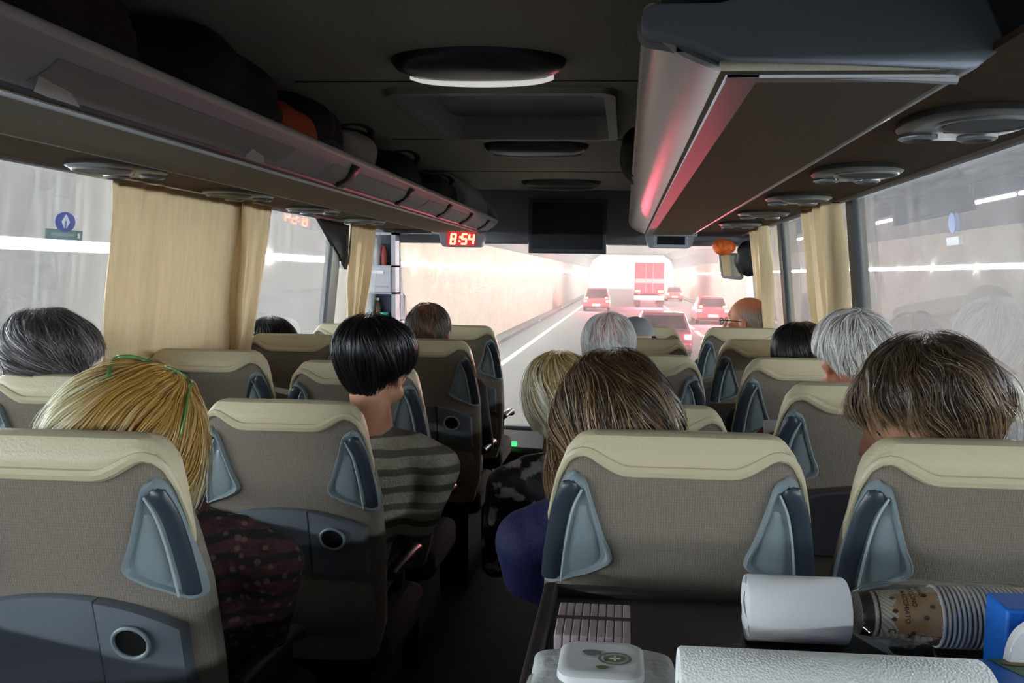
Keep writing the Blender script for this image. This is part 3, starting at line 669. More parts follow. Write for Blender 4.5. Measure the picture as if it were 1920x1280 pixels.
obj('cab', boxB(tx0, tx1, ty+10.4, ty+12.6, RZ+.5, tz1-.3), MT['truckredwash'], r, bev=.1)
obj('chassis', boxB(tx0+.6, tx1-.6, ty+.2, ty+12, RZ+.7, RZ+1.15), MT['tyre'], r)
# the brake lights' glow
def brake(x, y, z, w, e):
    L = bpy.data.lights.new('brake_glow', 'AREA'); L.shape = 'RECTANGLE'; L.size = w; L.size_y = .2; L.energy = e; L.color = (1, .10, .16)
    o = bpy.data.objects.new('brake_glow', L); COL.objects.link(o); o.location = (x, y, z); o.rotation_euler = (math.radians(-90), 0, 0)
brake(2.05, ty-.3, RZ+.8, 2.4, 1400); brake(4.95, 44.2, RZ+.8, 1.7, 560); brake(1.28, 24.7, RZ+.8, 1.7, 180); brake(-2.1, 57.6, RZ+.8, 1.7, 420)
# ------------------------------------------------------------------ coach seats
H = 1.12      # height of the top of the backrest above the floor
SW_S = [0, .012, .03, .06, .10, .16, .24, .40, .60, .70]
SW_W = [.150, .178, .195, .207, .216, .227, .237, .238, .225, .195]
LEAN = .20
def hw(s): return interp(s, SW_S, SW_W)
def th(s): return interp(s, [0, .02, .06, .2, .5, .7], [.02, .045, .066, .085, .10, .10])
def ymid(s): return LEAN*s+.040
def yback(x, s, n=3.2):
    w = hw(s); k = min(abs(x)/w, .9995)
    return ymid(s)-th(s)/2*(1-k**n)**(1/n)
def ztop_s(x):      # depth below the top of the silhouette at x
    return interp(abs(x), [0, .150, .165, .180, .195, .207, .216, .226], [.0, .001, .005, .0135, .03, .06, .10, .155])
def pipe_s(x):      # where the leather ends on the back
    ax = abs(x); base = .050; top = ztop_s(ax)+interp(ax, [.172, .19, .226], [.012, .008, .001])
    if ax <= .085: return base
    t = min(1, (ax-.085)/.095); t = t*t*(3-2*t)
    return base+(top-base)*t if ax < .18 else top
def seat_proto(left_arm=True, right_arm=True):
    r = empty('coach_seat', (0, 0, FLOOR))
    Zt = FLOOR+H
    # shell
    S = [.004, .008, .012, .02, .03, .045, .06, .08, .10, .13, .16, .2, .24, .3, .36, .42, .5, .6, .66, .70]; loops = []
    for s in S:
        w, t = hw(s)-.001, th(s)-.003; n = 3.2; L_ = []
        for k in range(56):
            q = 2*math.pi*k/56; cq, sq = math.cos(q), math.sin(q)
            L_.append((w*math.copysign(abs(cq)**(2/n), cq), ymid(s)+t/2*math.copysign(abs(sq)**(2/n), sq), Zt-s))
        loops.append(L_)
    obj('backrest', loop_loft(B(), loops), MT['fabric'], r)
    # leather headrest wrapping over the top
    bm = B(); rows = []
    xs = [.2255*math.sin(math.pi/2*k/24) for k in range(-24, 25)]
    for x in xs:
        sp, st = pipe_s(x), ztop_s(x); row = []
        edge = 1-interp(abs(x), [.17, .215], [0, .9])
        for j in range(7):
            t = j/6; s = sp+(st-sp)*t
            bulge = .006*math.sin(math.pi*t*.9+.2)*edge+.003
            row.append((x, yback(x, max(s, .012))-bulge, Zt-s+.002))
        yb = row[-1][1]; yf = ymid(max(st, .02))+th(max(st, .03))/2+.012*edge; yf = yb+(yf-yb)*(1-interp(abs(x), [.195, .2255], [0, .97]))
        for j in range(1, 6):
            q = math.pi*j/6; row.append((x, yb+(yf-yb)*(1-math.cos(q))/2, Zt-st+.004+.010*math.sin(q)*edge))
        for s in (.02, .06, .12, .2): row.append((x*.96, min(ymid(st+s)+th(st+s)/2+.016*edge, yf+.05+s*LEAN) if abs(x) < .195 else yf+LEAN*s, Zt-st-s))
        rows.append([bm.verts.new(p) for p in row])
    for i in range(len(rows)-1):
        for j in range(len(rows[0])-1): bm.faces.new((rows[i][j], rows[i+1][j], rows[i+1][j+1], rows[i][j+1]))
    o = obj('headrest', bm, MT['leather'], r); sd = o.modifiers.new('s', 'SOLIDIFY'); sd.thickness = .004; sd.offset = -1
    # leather roll along the lower edge of the headrest, then down the shoulders
    path = []
    for k in range(-32, 33):
        x = .2225*math.sin(math.pi/2*k/32); s = pipe_s(x); path.append((x, yback(x, max(s, .012))-.004, Zt-s))
    path = [( -hw(s)+.006, ymid(s)-.010, Zt-s) for s in (.25, .22, .19, .17)] + path + [(hw(s)-.006, ymid(s)-.010, Zt-s) for s in (.17, .19, .22, .25)]
    rad = []
    for i in range(len(path)):
        x = abs(path[i][0]); e = min(i, len(path)-1-i)
        rad.append(.0035 if e < 4 else interp(x, [0, .11, .17, .205], [.0115, .0115, .0095, .0055]))
    obj('piping', tube(B(), path, rad, 8), MT['leather'], r)
    # handle panels
    for sg in (-1, 1):
        key = smoothpath([(.176, .062), (.194, .074), (.209, .112), (.222, .170), (.231, .226), (.226, .247), (.200, .242), (.150, .222), (.122, .208), (.119, .192), (.133, .162), (.150, .115), (.163, .078), (.176, .062)], 4)[:-1]
        key = [Vector((p.x+(.004 if p.x > .17 else -.004), .054+(p.y-.062)*1.15, 0)) for p in key]
        cxp, csp = .180, .182
        def ring(k, off): 
            return [(sg*(cxp+(p.x-cxp)*k), yback(min(cxp+(p.x-cxp)*k, .2368), csp+(p.y-csp)*k)-off, Zt-(csp+(p.y-csp)*k)) for p in key]
        pn = obj('handle_panel', loop_loft(B(), [ring(1.02, -.004), ring(1.0, .006), ring(.95, .012), ring(.89, .011), ring(.83, .003), ring(.6, .0015), ring(.2, .0012)]), MT['plastic'], r)
        gp = smoothpath([(.181, .072), (.200, .112), (.212, .168), (.2195, .222), (.222, .254)], 4)
        obj('grip', tube(B(), [(sg*p.x, yback(p.x, p.y)-.009, Zt-p.y) for p in gp], [.008]+[.0165]*(len(gp)-2)+[.0145], 14, flat=(1, .5), updir=(0, 1, 0)), MT['grip'], pn)
        rp = smoothpath([(.166, .084), (.181, .118), (.192, .168), (.199, .222), (.202, .258)], 4)
        obj('rib', tube(B(), [(sg*p.x, yback(p.x, p.y)-.0115, Zt-p.y) for p in rp], .0022, 6), MT['rib'], pn)
        # soft moulded pouch inside the panel
        def ring2(k, off): 
            q = [(.158, .115), (.173, .122), (.184, .170), (.190, .225), (.178, .240), (.150, .228), (.134, .208), (.141, .165)]
            c0, c1 = .165, .178
            return [(sg*(c0+(p.x-c0)*k), yback(c0+(p.x-c0)*k, c1+(p.y-c1)*k)-off, Zt-(c1+(p.y-c1)*k)) for p in smoothpath([(a, b, 0) for a, b in q+q[:1]], 4)[:-1]]
        obj('pouch', loop_loft(B(), [ring2(1, .0022), ring2(.9, .0045), ring2(.6, .006), ring2(.2, .0065)]), MT['plastic'], pn)
    # hard lower panel: table on one side, cup holder on the other
    def plate(x0, x1, bulge):
        n = 20; loops = []
        def top(x): return .262+.048*(abs(x)/.2)**2.4
        out = []
        for k in range(n+1): x = x0+(x1-x0)*k/n; out.append((x, top(x)))
        for k in range(1, 7): out.append((x1, top(x1)+(.44-top(x1))*k/6))
        for k in range(1, n+1): out.append((x1+(x0-x1)*k/n, .44))
        for k in range(1, 6): out.append((x0, .44+(top(x0)-.44)*k/6))
        cx0, cs = (x0+x1)/2, .355
        def rg(m_, off): return [(cx0+(x-cx0)*(1-m_/abs(x1-x0)*2), yback(cx0+(x-cx0)*(1-m_/abs(x1-x0)*2), cs+(s-cs)*(1-m_*10))-off, Zt-(cs+(s-cs)*(1-m_*10))) for x, s in out]
        return loop_loft(B(), [rg(0, -.002), rg(.0005, bulge*.6), rg(.003, bulge), rg(.03, bulge*1.1)])
    obj('table_panel', plate(-.205, .062, .014), MT['panel'], r)
    ch = obj('cup_holder_panel', plate(.064, .205, .022), MT['panel'], r)
    c = Vector((.125, yback(.125, .335)-.0285, Zt-.335))
    obj('cup_ring', tube(B(), [c+Vector((.031*math.cos(q), LEAN*-.028*math.sin(q), .028*math.sin(q))) for q in [2*math.pi*k/28 for k in range(29)]], .0036, 8), MT['plastic'], ch)
    obj('cup_hole_shade', loop_loft(B(), [[c+Vector((.030*k*math.cos(q), .002-LEAN*.027*k*math.sin(q), .027*k*math.sin(q))) for q in [2*math.pi*j/28 for j in range(28)]] for k in (1.0, .1)]), MT['flatblack'], ch)  # black disc on the panel, painted as the shade inside the cup hole
    # soft lower back, cushion, armrests, pedestal
    obj('lower_pad', loop_loft(B(), [[(w*math.copysign(abs(math.cos(q))**.5, math.cos(q)), ymid(s)+t*math.copysign(abs(math.sin(q))**.5, math.sin(q)), Zt-s) for q in [2*math.pi*k/32 for k in range(32)]] for s, w, t in ((.46, .205, .045), (.48, .215, .058), (.56, .213, .062), (.62, .20, .055), (.64, .18, .04))]), MT['fabric'], r)
    obj('cushion', boxB(-.215, .215, .20, .62, FLOOR+.34, FLOOR+.46), MT['cushion'], r, bev=.04)
    for sg, on in ((-1, left_arm), (1, right_arm)):
        if on:
            a = obj('armrest', tube(B(), smoothpath([(sg*.226, .18, FLOOR+.64), (sg*.232, .30, FLOOR+.64), (sg*.232, .42, FLOOR+.63), (sg*.230, .45, FLOOR+.61)], 4), .020, 12, flat=(1, .8)), MT['grip'], r)
    pd = boxB(-.16, .16, .22, .54, -(.34), 0); me = bpy.data.meshes.new('pedestal'); bmesh.ops.recalc_face_normals(pd, faces=pd.faces[:]); pd.to_mesh(pd and me); pd.free()
    me.materials.append(MT['black']); o = bpy.data.objects.new('pedestal', me); COL.objects.link(o); o.parent = r; o.location = (0, 0, .345); WL[o] = WL[r].copy()
    return r
PROTO = seat_proto()
def place_seat(x, y, ztop, label, rz=0):
    global PROTO_USED
    dz = ztop-(FLOOR+H)
    o = PROTO if not globals().get('PROTO_USED') else copy_tree(PROTO)
    if o is PROTO: PROTO_USED = True
    else:
        pass
    o.location = (x, y, FLOOR); o.rotation_euler = (0, 0, rz); o['label'] = label; o['category'] = 'coach seat'; o['group'] = 'beige and grey coach seats'
    WL[o] = Vector((x, y, FLOOR))
    for ch in o.children:
        nm = ch.name.split('.')[0]
        if nm == 'pedestal': ch.scale.z = (.345+dz)/.345; ch.location.z = .345+dz
        else: ch.location.z = dz
    return o
# protos are re-used, so the first placed seat must keep dz = 0
SEATS = {}
def S(key, x, y, zt, label): SEATS[key] = place_seat(x, y, zt, label)
S('RA1', .100, 1.30, -.280, 'seat directly behind the dark tray, in front of which the long brown-haired person sits')
S('RW1', .610, 1.30, -.280, 'window seat nearest the camera on the right, of the short brown-haired person')
S('LA1', -.925, 1.165, -.280, 'big aisle seat at bottom left, of the blonde person with green glasses')
S('LA2', -.845, 1.85, -.335, 'aisle seat on the left, of the black-haired person in the striped sweater')
S('LA3', -.860, 2.42, -.300, 'left aisle seat just beyond the black-haired person')
S('LA4', -.830, 3.15, -.285, 'dark left aisle seat of the brown balding head')
S('LA5', -.860, 3.95, -.280, 'left aisle seat farthest forward, nobody showing above it')
S('LW2', -1.395, 1.83, -.280, 'left window seat of the grey-haired person at the left edge')
S('LW3', -1.395, 2.50, -.280, 'empty left window seat before the wide cream curtain')
S('LW4', -1.395, 3.20, -.280, 'left window seat with black hair just showing above it')
S('LW5', -1.395, 3.92, -.280, 'left window seat farthest forward, beside the tied curtain')
S('RA2', .060, 1.97, -.343, 'right aisle seat second from the camera, of the blonde person leaning out')
S('RA3', .055, 2.64, -.280, 'right aisle seat third from the camera, of the white-haired man')
S('RA4', .070, 3.34, -.280, 'right aisle seat fourth from the camera')
S('RA5', .090, 4.12, -.280, 'right aisle seat farthest forward')
S('RW2', .610, 1.96, -.275, 'right window seat second from the camera, of the grey-haired man')
S('RW3', .610, 2.62, -.280, 'right window seat third from the camera, dark head beyond it')
S('RW4', .610, 3.32, -.275, 'right window seat fourth from the camera')
S('RW5', .610, 4.02, -.270, 'right window seat farthest forward, of the bald man with glasses')
# ------------------------------------------------------------------ dark tray and the things on it
TZ_ = -.530
r = empty('tray_table', (.30, .95, TZ_-.02), 'dark brown-black tray table at bottom right, carrying rolls, cups and wipes', 'tray table')
obj('board', boxB(-.118, .80, .62, 1.275, TZ_-.02, TZ_), MT['tray'], r, smooth=False)
obj('rim', boxB(-.125, -.100, .62, 1.285, TZ_-.025, TZ_+.016), MT['tray'], r, bev=.007)
obj('rim', boxB(-.125, .80, 1.262, 1.285, TZ_-.025, TZ_+.014), MT['tray'], r, bev=.007)
for sx in (-.09, .74): obj('leg', boxB(sx-.015, sx+.015, .80, .84, FLOOR, TZ_-.02), MT['black'], r)

def roll_x(name, x0, x1, y, z, rad, core, M, label, cat, bump=0):
    prof = [(core, .012), (core, .0), (rad*.96, 0), (rad, .003), (rad, (x1-x0)*.5), (rad, x1-x0-.003), (rad*.96, x1-x0), (core, x1-x0), (core, x1-x0-.012)]
    bm = lathe(B(), [(core*.98, .01)]+prof[1:-1]+[(core*.98, x1-x0-.01)], (x0, y, z), axis='x', n=56)
    return tag(obj(name, bm, M), label, cat)
c0 = aty(1398, 1125, 1.14); c1 = aty(1584, 1130, 1.14)
tr = roll_x('paper_roll', c0.x, c1.x, 1.14, TZ_+.047, .047, .006, MT['paper'], 'short white paper roll lying on the dark tray beside the cup stack', 'paper roll')
bm = B()
for k in range(14):
    q0 = math.pi*.9+k*.10
    pass
loop_loft(bm, [[(c0.x-.004-.004*math.sin(3*q), 1.14+.048*math.cos(q)*k, TZ_+.048+.0475*math.sin(q)*k) for q in [2*math.pi*j/40 for j in range(40)]] for k in (1.0, .7)], close=False)
obj('wrapper_flap', bm, MT['film'], tr)
# kitchen towel with embossed dots
towM = mat('kitchen_towel', srgb(238, 240, 236), .85)
nt = towM.node_tree; N = nt.nodes
vo = N.new('ShaderNodeTexVoronoi'); vo.inputs['Scale'].default_value = 330; bp = N.new('ShaderNodeBump'); bp.inputs['Strength'].default_value = .3; bp.inputs['Distance'].default_value = .004
tc = N.new('ShaderNodeTexCoord'); nt.links.new(tc.outputs['Object'], vo.inputs['Vector']); nt.links.new(vo.outputs['Distance'], bp.inputs['Height']); nt.links.new(bp.outputs[0], N['Principled BSDF'].inputs['Normal'])
roll_x('kitchen_roll', .069, .402, .855, TZ_+.057, .057, .02, towM, 'large white embossed kitchen roll along the bottom edge', 'kitchen roll')
# stack of thin sticks held by a dark band
r = empty('stick_pack', (-.04, 1.10, TZ_), 'pack of pale pinkish sticks with a dark band, behind the wipes', 'stick pack')
stM = mat('pale_stick', srgb(186, 168, 172), .7)
for k in range(9):
    x = -.088+k*.0118
    obj('stick', boxB(x, x+.0112, 1.045, 1.155, TZ_, TZ_+.036), stM, r, bev=.002)
obj('band', boxB(-.0895, .0195, 1.098, 1.106, TZ_-.0, TZ_+.0375), mat('dark_band', srgb(58, 40, 44), .5), r)
# wet wipes
wip = obj('wipes_pack', lump(B(), (-.022, .915, TZ_+.024), (.088, .092, .024), .16, 14, sq=5, seed=3, sub=5), mat('foil_white', srgb(214, 218, 216), .32, var=(30, .06), bump=(40, .5)))
tag(wip, 'white soft pack of wet wipes with a hard lid on the tray', 'wipes')
obj('crimped_end', loop_loft(B(), [[(-.108+.006*math.sin(k*2.1), .83+.17*k/10, TZ_+.022+.012*math.sin(k*1.3)+d) for k in range(11)]+[(-.085, .83+.17*(10-k)/10, TZ_+.026+d) for k in range(11)] for d in (.003, 0)]), mat('foil_edge', srgb(226, 228, 226), .3), wip)
obj('crimped_end', loop_loft(B(), [[(.064+.014*math.sin(k*.9+1), .85+.13*k/10, TZ_+.016+.01*math.sin(k*1.5)+d) for k in range(11)]+[(.045, .85+.13*(10-k)/10, TZ_+.024+d) for k in range(11)] for d in (.003, 0)]), mat('foil_edge2', srgb(200, 206, 204), .3), wip)
def rrx(x0, x1, y0, y1, z, rad): return rr(x0, x1, y0, y1, z, rad)
lid = obj('lid', loop_loft(B(), [rrx(-.071, .031, .895, .985, TZ_+.040, .02), rrx(-.073, .033, .893, .987, TZ_+.047, .022), rrx(-.072, .032, .894, .986, TZ_+.056, .022), rrx(-.066, .026, .900, .980, TZ_+.060, .02), rrx(-.060, .020, .906, .974, TZ_+.0595, .018)]), MT['white'], wip)
lg = mat('green_print', srgb(108, 132, 84), .5); lgr = mat('grey_print', srgb(120, 128, 126), .5)
bm = B(); cxl, cyl = -.003, .937
loop_loft(bm, [[(cxl+.021*k*math.cos(q), cyl+.016*k*math.sin(q), TZ_+.0603) for q in [2*math.pi*j/28 for j in range(28)]] for k in (1, .82)], close=False)
obj('emblem_ring', bm, lgr, lid, smooth=False)
bm = B(); bm.faces.new([bm.verts.new((cxl+.013*math.cos(q), cyl+.009*math.sin(q), TZ_+.0603)) for q in [2*math.pi*j/20 for j in range(20)]]); obj('emblem', bm, lg, lid, smooth=False)
bm = B(); box(bm, cxl-.0015, cxl+.0015, cyl-.006, cyl+.006, TZ_+.0602, TZ_+.0608); box(bm, cxl-.007, cxl+.007, cyl-.0012, cyl+.0012, TZ_+.0602, TZ_+.0608); obj('emblem_cross', bm, MT['white'], lid, smooth=False)
for (x, y, a, b) in ((-.032, .950, .011, .008), (-.018, .914, .008, .005)):
    bm = B(); bm.faces.new([bm.verts.new((x+a*math.cos(q)*(1+.2*math.sin(3*q)), y+b*math.sin(q), TZ_+.0603)) for q in [2*math.pi*j/20 for j in range(20)]]); obj('leaf_print', bm, lgr if a > .01 else lg, lid, smooth=False)

# paper cups, nested, lying on their side
CY, CZ, RR_, RB = 1.14, TZ_+.0455, .044, .029
bx = aty(1606, 1140, CY).x; rx = aty(1752, 1130, CY).x; CL = rx-bx
cupM = mat('cup_paper', srgb(214, 206, 190), .55, wave=(75, 'DIAGONAL', srgb(176, 166, 148), 1.2))
cupIn = mat('cup_kraft', srgb(176, 142, 98), .55)
rimM = mat('cup_rim', srgb(222, 220, 212), .45)
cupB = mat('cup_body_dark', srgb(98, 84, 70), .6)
beanM = mat('bean_print', srgb(58, 38, 22), .6)
def cup(x, label, first=False):
    def rad(t): return RB+(RR_-.0035-RB)*t
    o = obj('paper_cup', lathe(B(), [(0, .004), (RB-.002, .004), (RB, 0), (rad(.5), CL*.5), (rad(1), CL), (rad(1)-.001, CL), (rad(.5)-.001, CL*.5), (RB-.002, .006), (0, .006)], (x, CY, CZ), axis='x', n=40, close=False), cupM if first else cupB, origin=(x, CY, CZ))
    tag(o, label, 'paper cup', 'nested paper cups in the clear bag')
    obj('rim', tube(B(), [(x+CL, CY+(RR_-.0025)*math.cos(q), CZ+(RR_-.0025)*math.sin(q)) for q in [2*math.pi*k/40 for k in range(41)]], .0026, 8), rimM, o)
    return o
cup0 = cup(bx, 'patterned end cup of the nested stack, brown beans and lettering on its side', True)
def crad(x): return RB+(RR_-.0035-RB)*(x-bx)/CL
def oncup(x, ang, off=.0006): # ang measured from the camera side upwards
    q = math.radians(180-ang); R_ = crad(x)+off
    return Vector((x, CY+R_*math.cos(q), CZ+R_*math.sin(q)))
def patch(x0, x1, a0, a1, wob=0, n=10, off=.0006):
    bm = B(); rows = []
    for i in range(n+1):
        a = a0+(a1-a0)*i/n; w0 = wob*math.sin(i*1.7); w1 = wob*math.sin(i*1.1+2)
        rows.append([bm.verts.new(oncup(x0+w0+(x1+w1-x0-w0)*j/4, a, off)) for j in range(5)])
    for i in range(n):
        for j in range(4): bm.faces.new((rows[i][j], rows[i][j+1], rows[i+1][j+1], rows[i+1][j]))
    return bm
obj('kraft_patch', patch(bx+CL*.42, bx+CL*.985, -25, 75, .004), cupIn, cup0)
obj('brown_patch', patch(bx+CL*.86, bx+CL*.985, -85, -20, .003), mat('cup_brown', srgb(104, 66, 44), .6), cup0)
obj('dark_band', patch(bx+.001, bx+CL*.16, -80, 100, 0), mat('cup_dark', srgb(60, 54, 50), .6), cup0)
obj('white_line', patch(bx+CL*.17, bx+CL*.19, -80, 100, 0), rimM, cup0); obj('dark_line', patch(bx+CL*.21, bx+CL*.235, -80, 100, 0), beanM, cup0)
for fx, a in ((.40, 62), (.41, 30), (.39, 12), (.87, 40), (.78, 18), (.63, -18), (.80, 66)):
    bm = B(); x = bx+CL*fx
    bm.faces.new([bm.verts.new(oncup(x+.0036*math.cos(q), a+4.6*math.sin(q), .0012)) for q in [2*math.pi*k/16 for k in range(16)]]); obj('bean', bm, beanM, cup0, smooth=False)
def cup_text(txt, x, a_top, hgt, span, ital=.2):
    cu = bpy.data.curves.new('t', 'FONT'); cu.body = txt; cu.size = 1; cu.offset = .018; ob = bpy.data.objects.new('t', cu); COL.objects.link(ob)
    dg = bpy.context.evaluated_depsgraph_get(); me = bpy.data.meshes.new_from_object(ob.evaluated_get(dg)); bpy.data.objects.remove(ob)
    co = [v.co.copy() for v in me.vertices]; w = max(c.x for c in co)
    vs = [oncup(x+c.y*hgt-ital*0, a_top-span*c.x/w, .0013) for c in co]
    fs = [tuple(p.vertices) for p in me.polygons]; bpy.data.meshes.remove(me)
    return pyobj('lettering', vs, fs, beanM, cup0, smooth=False)
cup_text('MACCHIATO', bx+CL*.525, 86, .0095, 82); cup_text('CAPPUCCINO', bx+CL*.63, 118, .0090, 78); cup_text('ESPRESSO', bx+CL*.745, 124, .0085, 62)
cup_text('C', bx+CL*.33, -12, .014, 14); cup_text('M', bx+CL*.56, -22, .011, 12); cup_text('L', bx+CL*.72, -20, .011, 10)
PITCH = .0068; c1 = cup(bx+PITCH, 'white-rimmed paper cup inside the nested stack')
for k in range(2, 26):
    c = copy_tree(c1); c.location.x = bx+PITCH*k; WL[c] = Vector(c.location)
# clear bag around the cups
bm = B(); loops = []
for i in range(22):
    t = i/21; x = bx-.020+t*(.30); fl = interp(t, [0, .05, .12, .3, .45, 1], [.016, .030, .043, .050, .049, .049])
    L_ = []
    for k in range(40):
        q = 2*math.pi*k/40; sag = max(0, -math.sin(q))*interp(t, [0, .1, .25, .45, 1], [.0, .012, .022, .006, .002]); frt = max(0, -math.cos(q))*max(0, -math.sin(q)+.2)*interp(t, [0, .1, .25, .5, 1], [.0, .03, .055, .02, .006])
        n_ = 1+.10*noise.noise(Vector((x*30, math.cos(q)*2, math.sin(q)*2)))
        z = CZ+fl*n_*math.sin(q); y_ = CY+fl*n_*math.cos(q)-frt
        L_.append((x, y_, max(z, TZ_+.002)))
    loops.append(L_)
tag(obj('clear_bag', loop_loft(B(), loops, close=False), MT['film']), 'crinkled clear plastic bag around the stack of paper cups', 'plastic bag')
bm.free()
# cartons at the right edge
bl = mat('carton_blue', srgb(28, 104, 200), .35); gr = mat('carton_green', srgb(72, 110, 60), .4); gy = mat('carton_label', srgb(150, 156, 160), .4)
p = aty(1877, 1150, 1.03)
r = empty('blue_carton', (p.x+.06, 1.05, TZ_), 'bright blue carton at the right edge in front of the cups', 'carton')
obj('box', boxB(p.x, p.x+.15, 1.015, 1.075, TZ_, aty(1877, 1134, 1.03).z), bl, r, bev=.004)
obj('dark_side', boxB(p.x+.02, p.x+.15, 1.012, 1.016, TZ_+.01, aty(1877, 1134, 1.03).z-.004), mat('carton_navy', srgb(18, 66, 150), .4), r, smooth=False)
p = aty(1879, 1222, .99); zt = aty(1900, 1154, .99).z
bm = B(); w = .055; prism(bm, [(p.x+w-w*math.cos(q), TZ_+.002+max(0, (zt-TZ_)*math.sin(q)**.38)) for q in [math.pi*k/24 for k in range(25)]], .975, .99)
tag(obj('white_scoop', bm, MT['white'], bev=.002), 'white round-topped plastic piece leaning before the blue carton', 'plastic piece')
p = aty(1818, 1222, 1.00); zt = p.z
r = empty('tissue_carton', (.53, .90, TZ_), 'blue and green printed carton at the bottom right corner', 'carton')
obj('box', boxB(p.x, p.x+.24, .80, .985, TZ_, zt), bl, r, bev=.003)
bm = B(); bm.faces.new([bm.verts.new(v) for v in ((p.x+.012, .984, zt+.0006), (p.x+.238, .984, zt+.0006), (p.x+.238, .85, zt+.0006), (p.x+.09, .88, zt+.0006), (p.x+.045, .93, zt+.0006))]); obj('green_print', bm, gr, r, smooth=False)
bm = B(); bm.faces.new([bm.verts.new(v) for v in ((p.x+.075, .972, zt+.0010), (p.x+.236, .972, zt+.0010), (p.x+.236, .875, zt+.0010), (p.x+.10, .895, zt+.0010), (p.x+.062, .94, zt+.0010))]); obj('grey_label', bm, gy, r, smooth=False)
bm = B()
for k in range(7):
    x = p.x+.085+k*.013; box(bm, x, x+.004, .910+(k%3)*.003, .932+(k%2)*.006, zt+.0011, zt+.0014); box(bm, x, x+.010, .918, .922, zt+.0011, zt+.0014)
obj('dark_lettering', bm, MT['black'], r, smooth=False)
bm = B(); bm.faces.new([bm.verts.new((p.x+.045+.02*math.cos(q), .973+.007*math.sin(q), zt+.0014)) for q in [2*math.pi*k/16 for k in range(16)]]); obj('brown_print', bm, mat('print_brown', srgb(128, 100, 60), .5), r, smooth=False)

# ------------------------------------------------------------------ luggage
dk = mat('bag_black', srgb(20, 18, 22), .75, bump=(120, .3)); plum = mat('bag_plum', srgb(34, 14, 28), .8, bump=(120, .3)); navy = mat('bag_navy', srgb(16, 18, 44), .7, bump=(150, .3))
org = mat('cloth_orange', srgb(190, 80, 40), .8, bump=(100, .3)); whi = mat('cloth_white', srgb(168, 162, 158), .8, bump=(60, .4)); mar = mat('cloth_maroon', srgb(96, 30, 44), .8, bump=(100, .3)); gry = mat('cloth_grey', srgb(70, 68, 76), .8, bump=(80, .3))
def bag(name, label, cat, c, r_, M, seed, amp=.12, strap=True, sq=2.8, rot=None):
    o = tag(obj(name, lump(B(), c, r_, amp, 7, 4, sq, seed, rot), M), label, cat, None)
    if strap:
        obj('strap', tube(B(), smoothpath([(c[0]+r_[0]*.3, c[1]-r_[1]*.6, c[2]+r_[2]*.7), (c[0]+r_[0]*.8, c[1]-r_[1]*.2, c[2]+r_[2]*.95), (c[0]+r_[0]*.9, c[1]+r_[1]*.3, c[2]+r_[2]*.8), (c[0]+r_[0]*.5, c[1]+r_[1]*.7, c[2]+r_[2]*.5)], 5), .008, 8, flat=(1.6, .5)), M, o)
    return o
bag('holdall', 'big dark plum holdall on the left rack nearest the camera', 'bag', (-1.20, 1.20, .434), (.31, .36, .128), plum, 1, .12, False)
bag('backpack', 'large black backpack on the left rack behind the plum holdall', 'bag', (-1.17, 1.85, .434), (.29, .30, .128), dk, 2, .12, False)
bag('duffel_bag', 'rounded black duffel bag on the left rack before the orange cloth', 'bag', (-1.14, 2.38, .420), (.25, .18, .115), plum, 3, .12, False)
bag('shoulder_bag', 'dark navy shoulder bag behind the orange cloth on the left rack', 'bag', (-1.13, 2.76, .408), (.24, .17, .105), dk, 5)
q = atx(540, 222, -.90); bag('orange_jacket', 'crumpled orange jacket on the left luggage rack', 'jacket', (-.915, q.y, .372), (.070, .15, .068), org, 7, .3, False, 2.2)
q = atx(668, 270, -.92); bag('white_carrier_bag', 'pale carrier bag standing on the left rack', 'bag', (-.95, q.y, .384), (.085, .13, .080), whi, 8, .22, False, 3.0)
bag('grey_pouch', 'dark grey pouch tucked beside the pale carrier bag', 'bag', (-.97, q.y-.25, .365), (.08, .12, .06), gry, 9, .2, False, 2.5)
q = atx(705, 300, -.92); bag('maroon_scarf', 'small maroon cloth bundle on the left rack beyond the pale bag', 'cloth', (-.93, q.y+.10, .343), (.06, .12, .042), mar, 10, .2, False, 2.4)
q = atx(745, 285, -1.0); bag('rucksack', 'black rucksack on the left rack beyond the maroon bundle', 'bag', (-1.08, q.y, .415), (.17, .22, .11), dk, 11)
q = atx(815, 325, -1.0); bag('sports_bag', 'black sports bag at the far part of the left rack', 'bag', (-1.06, 4.02, .400), (.17, .28, .095), dk, 12)
bag('navy_suitcase', 'dark navy bag resting on top of the right luggage rack end', 'bag', (.235, 1.34, .412), (.18, .28, .112), navy, 13, .06, False, 5)
q = aty(1172, 300, 2.6); bag('black_bag', 'black bag poking out over the right rack lip', 'bag', (.075, 2.75, .405), (.09, .18, .10), dk, 14, .3, False)

# handrail and small things by the driver's place
p0, p1 = aty(928, 705, 4.62), aty(938, 800, 4.62)
tag(obj('grab_rail', tube(B(), smoothpath([(p0.x-.05, 4.62, p0.z-.5), (p0.x-.03, 4.62, p0.z), (p0.x+.01, 4.62, p0.z+.015), (p1.x, 4.62, p0.z-.05), (p1.x+.005, 4.62, p1.z), (p1.x-.03, 4.62, p1.z-.5)], 5), .018, 10), MT['black']), 'black looped grab rail by the front left aisle seat', 'grab rail')
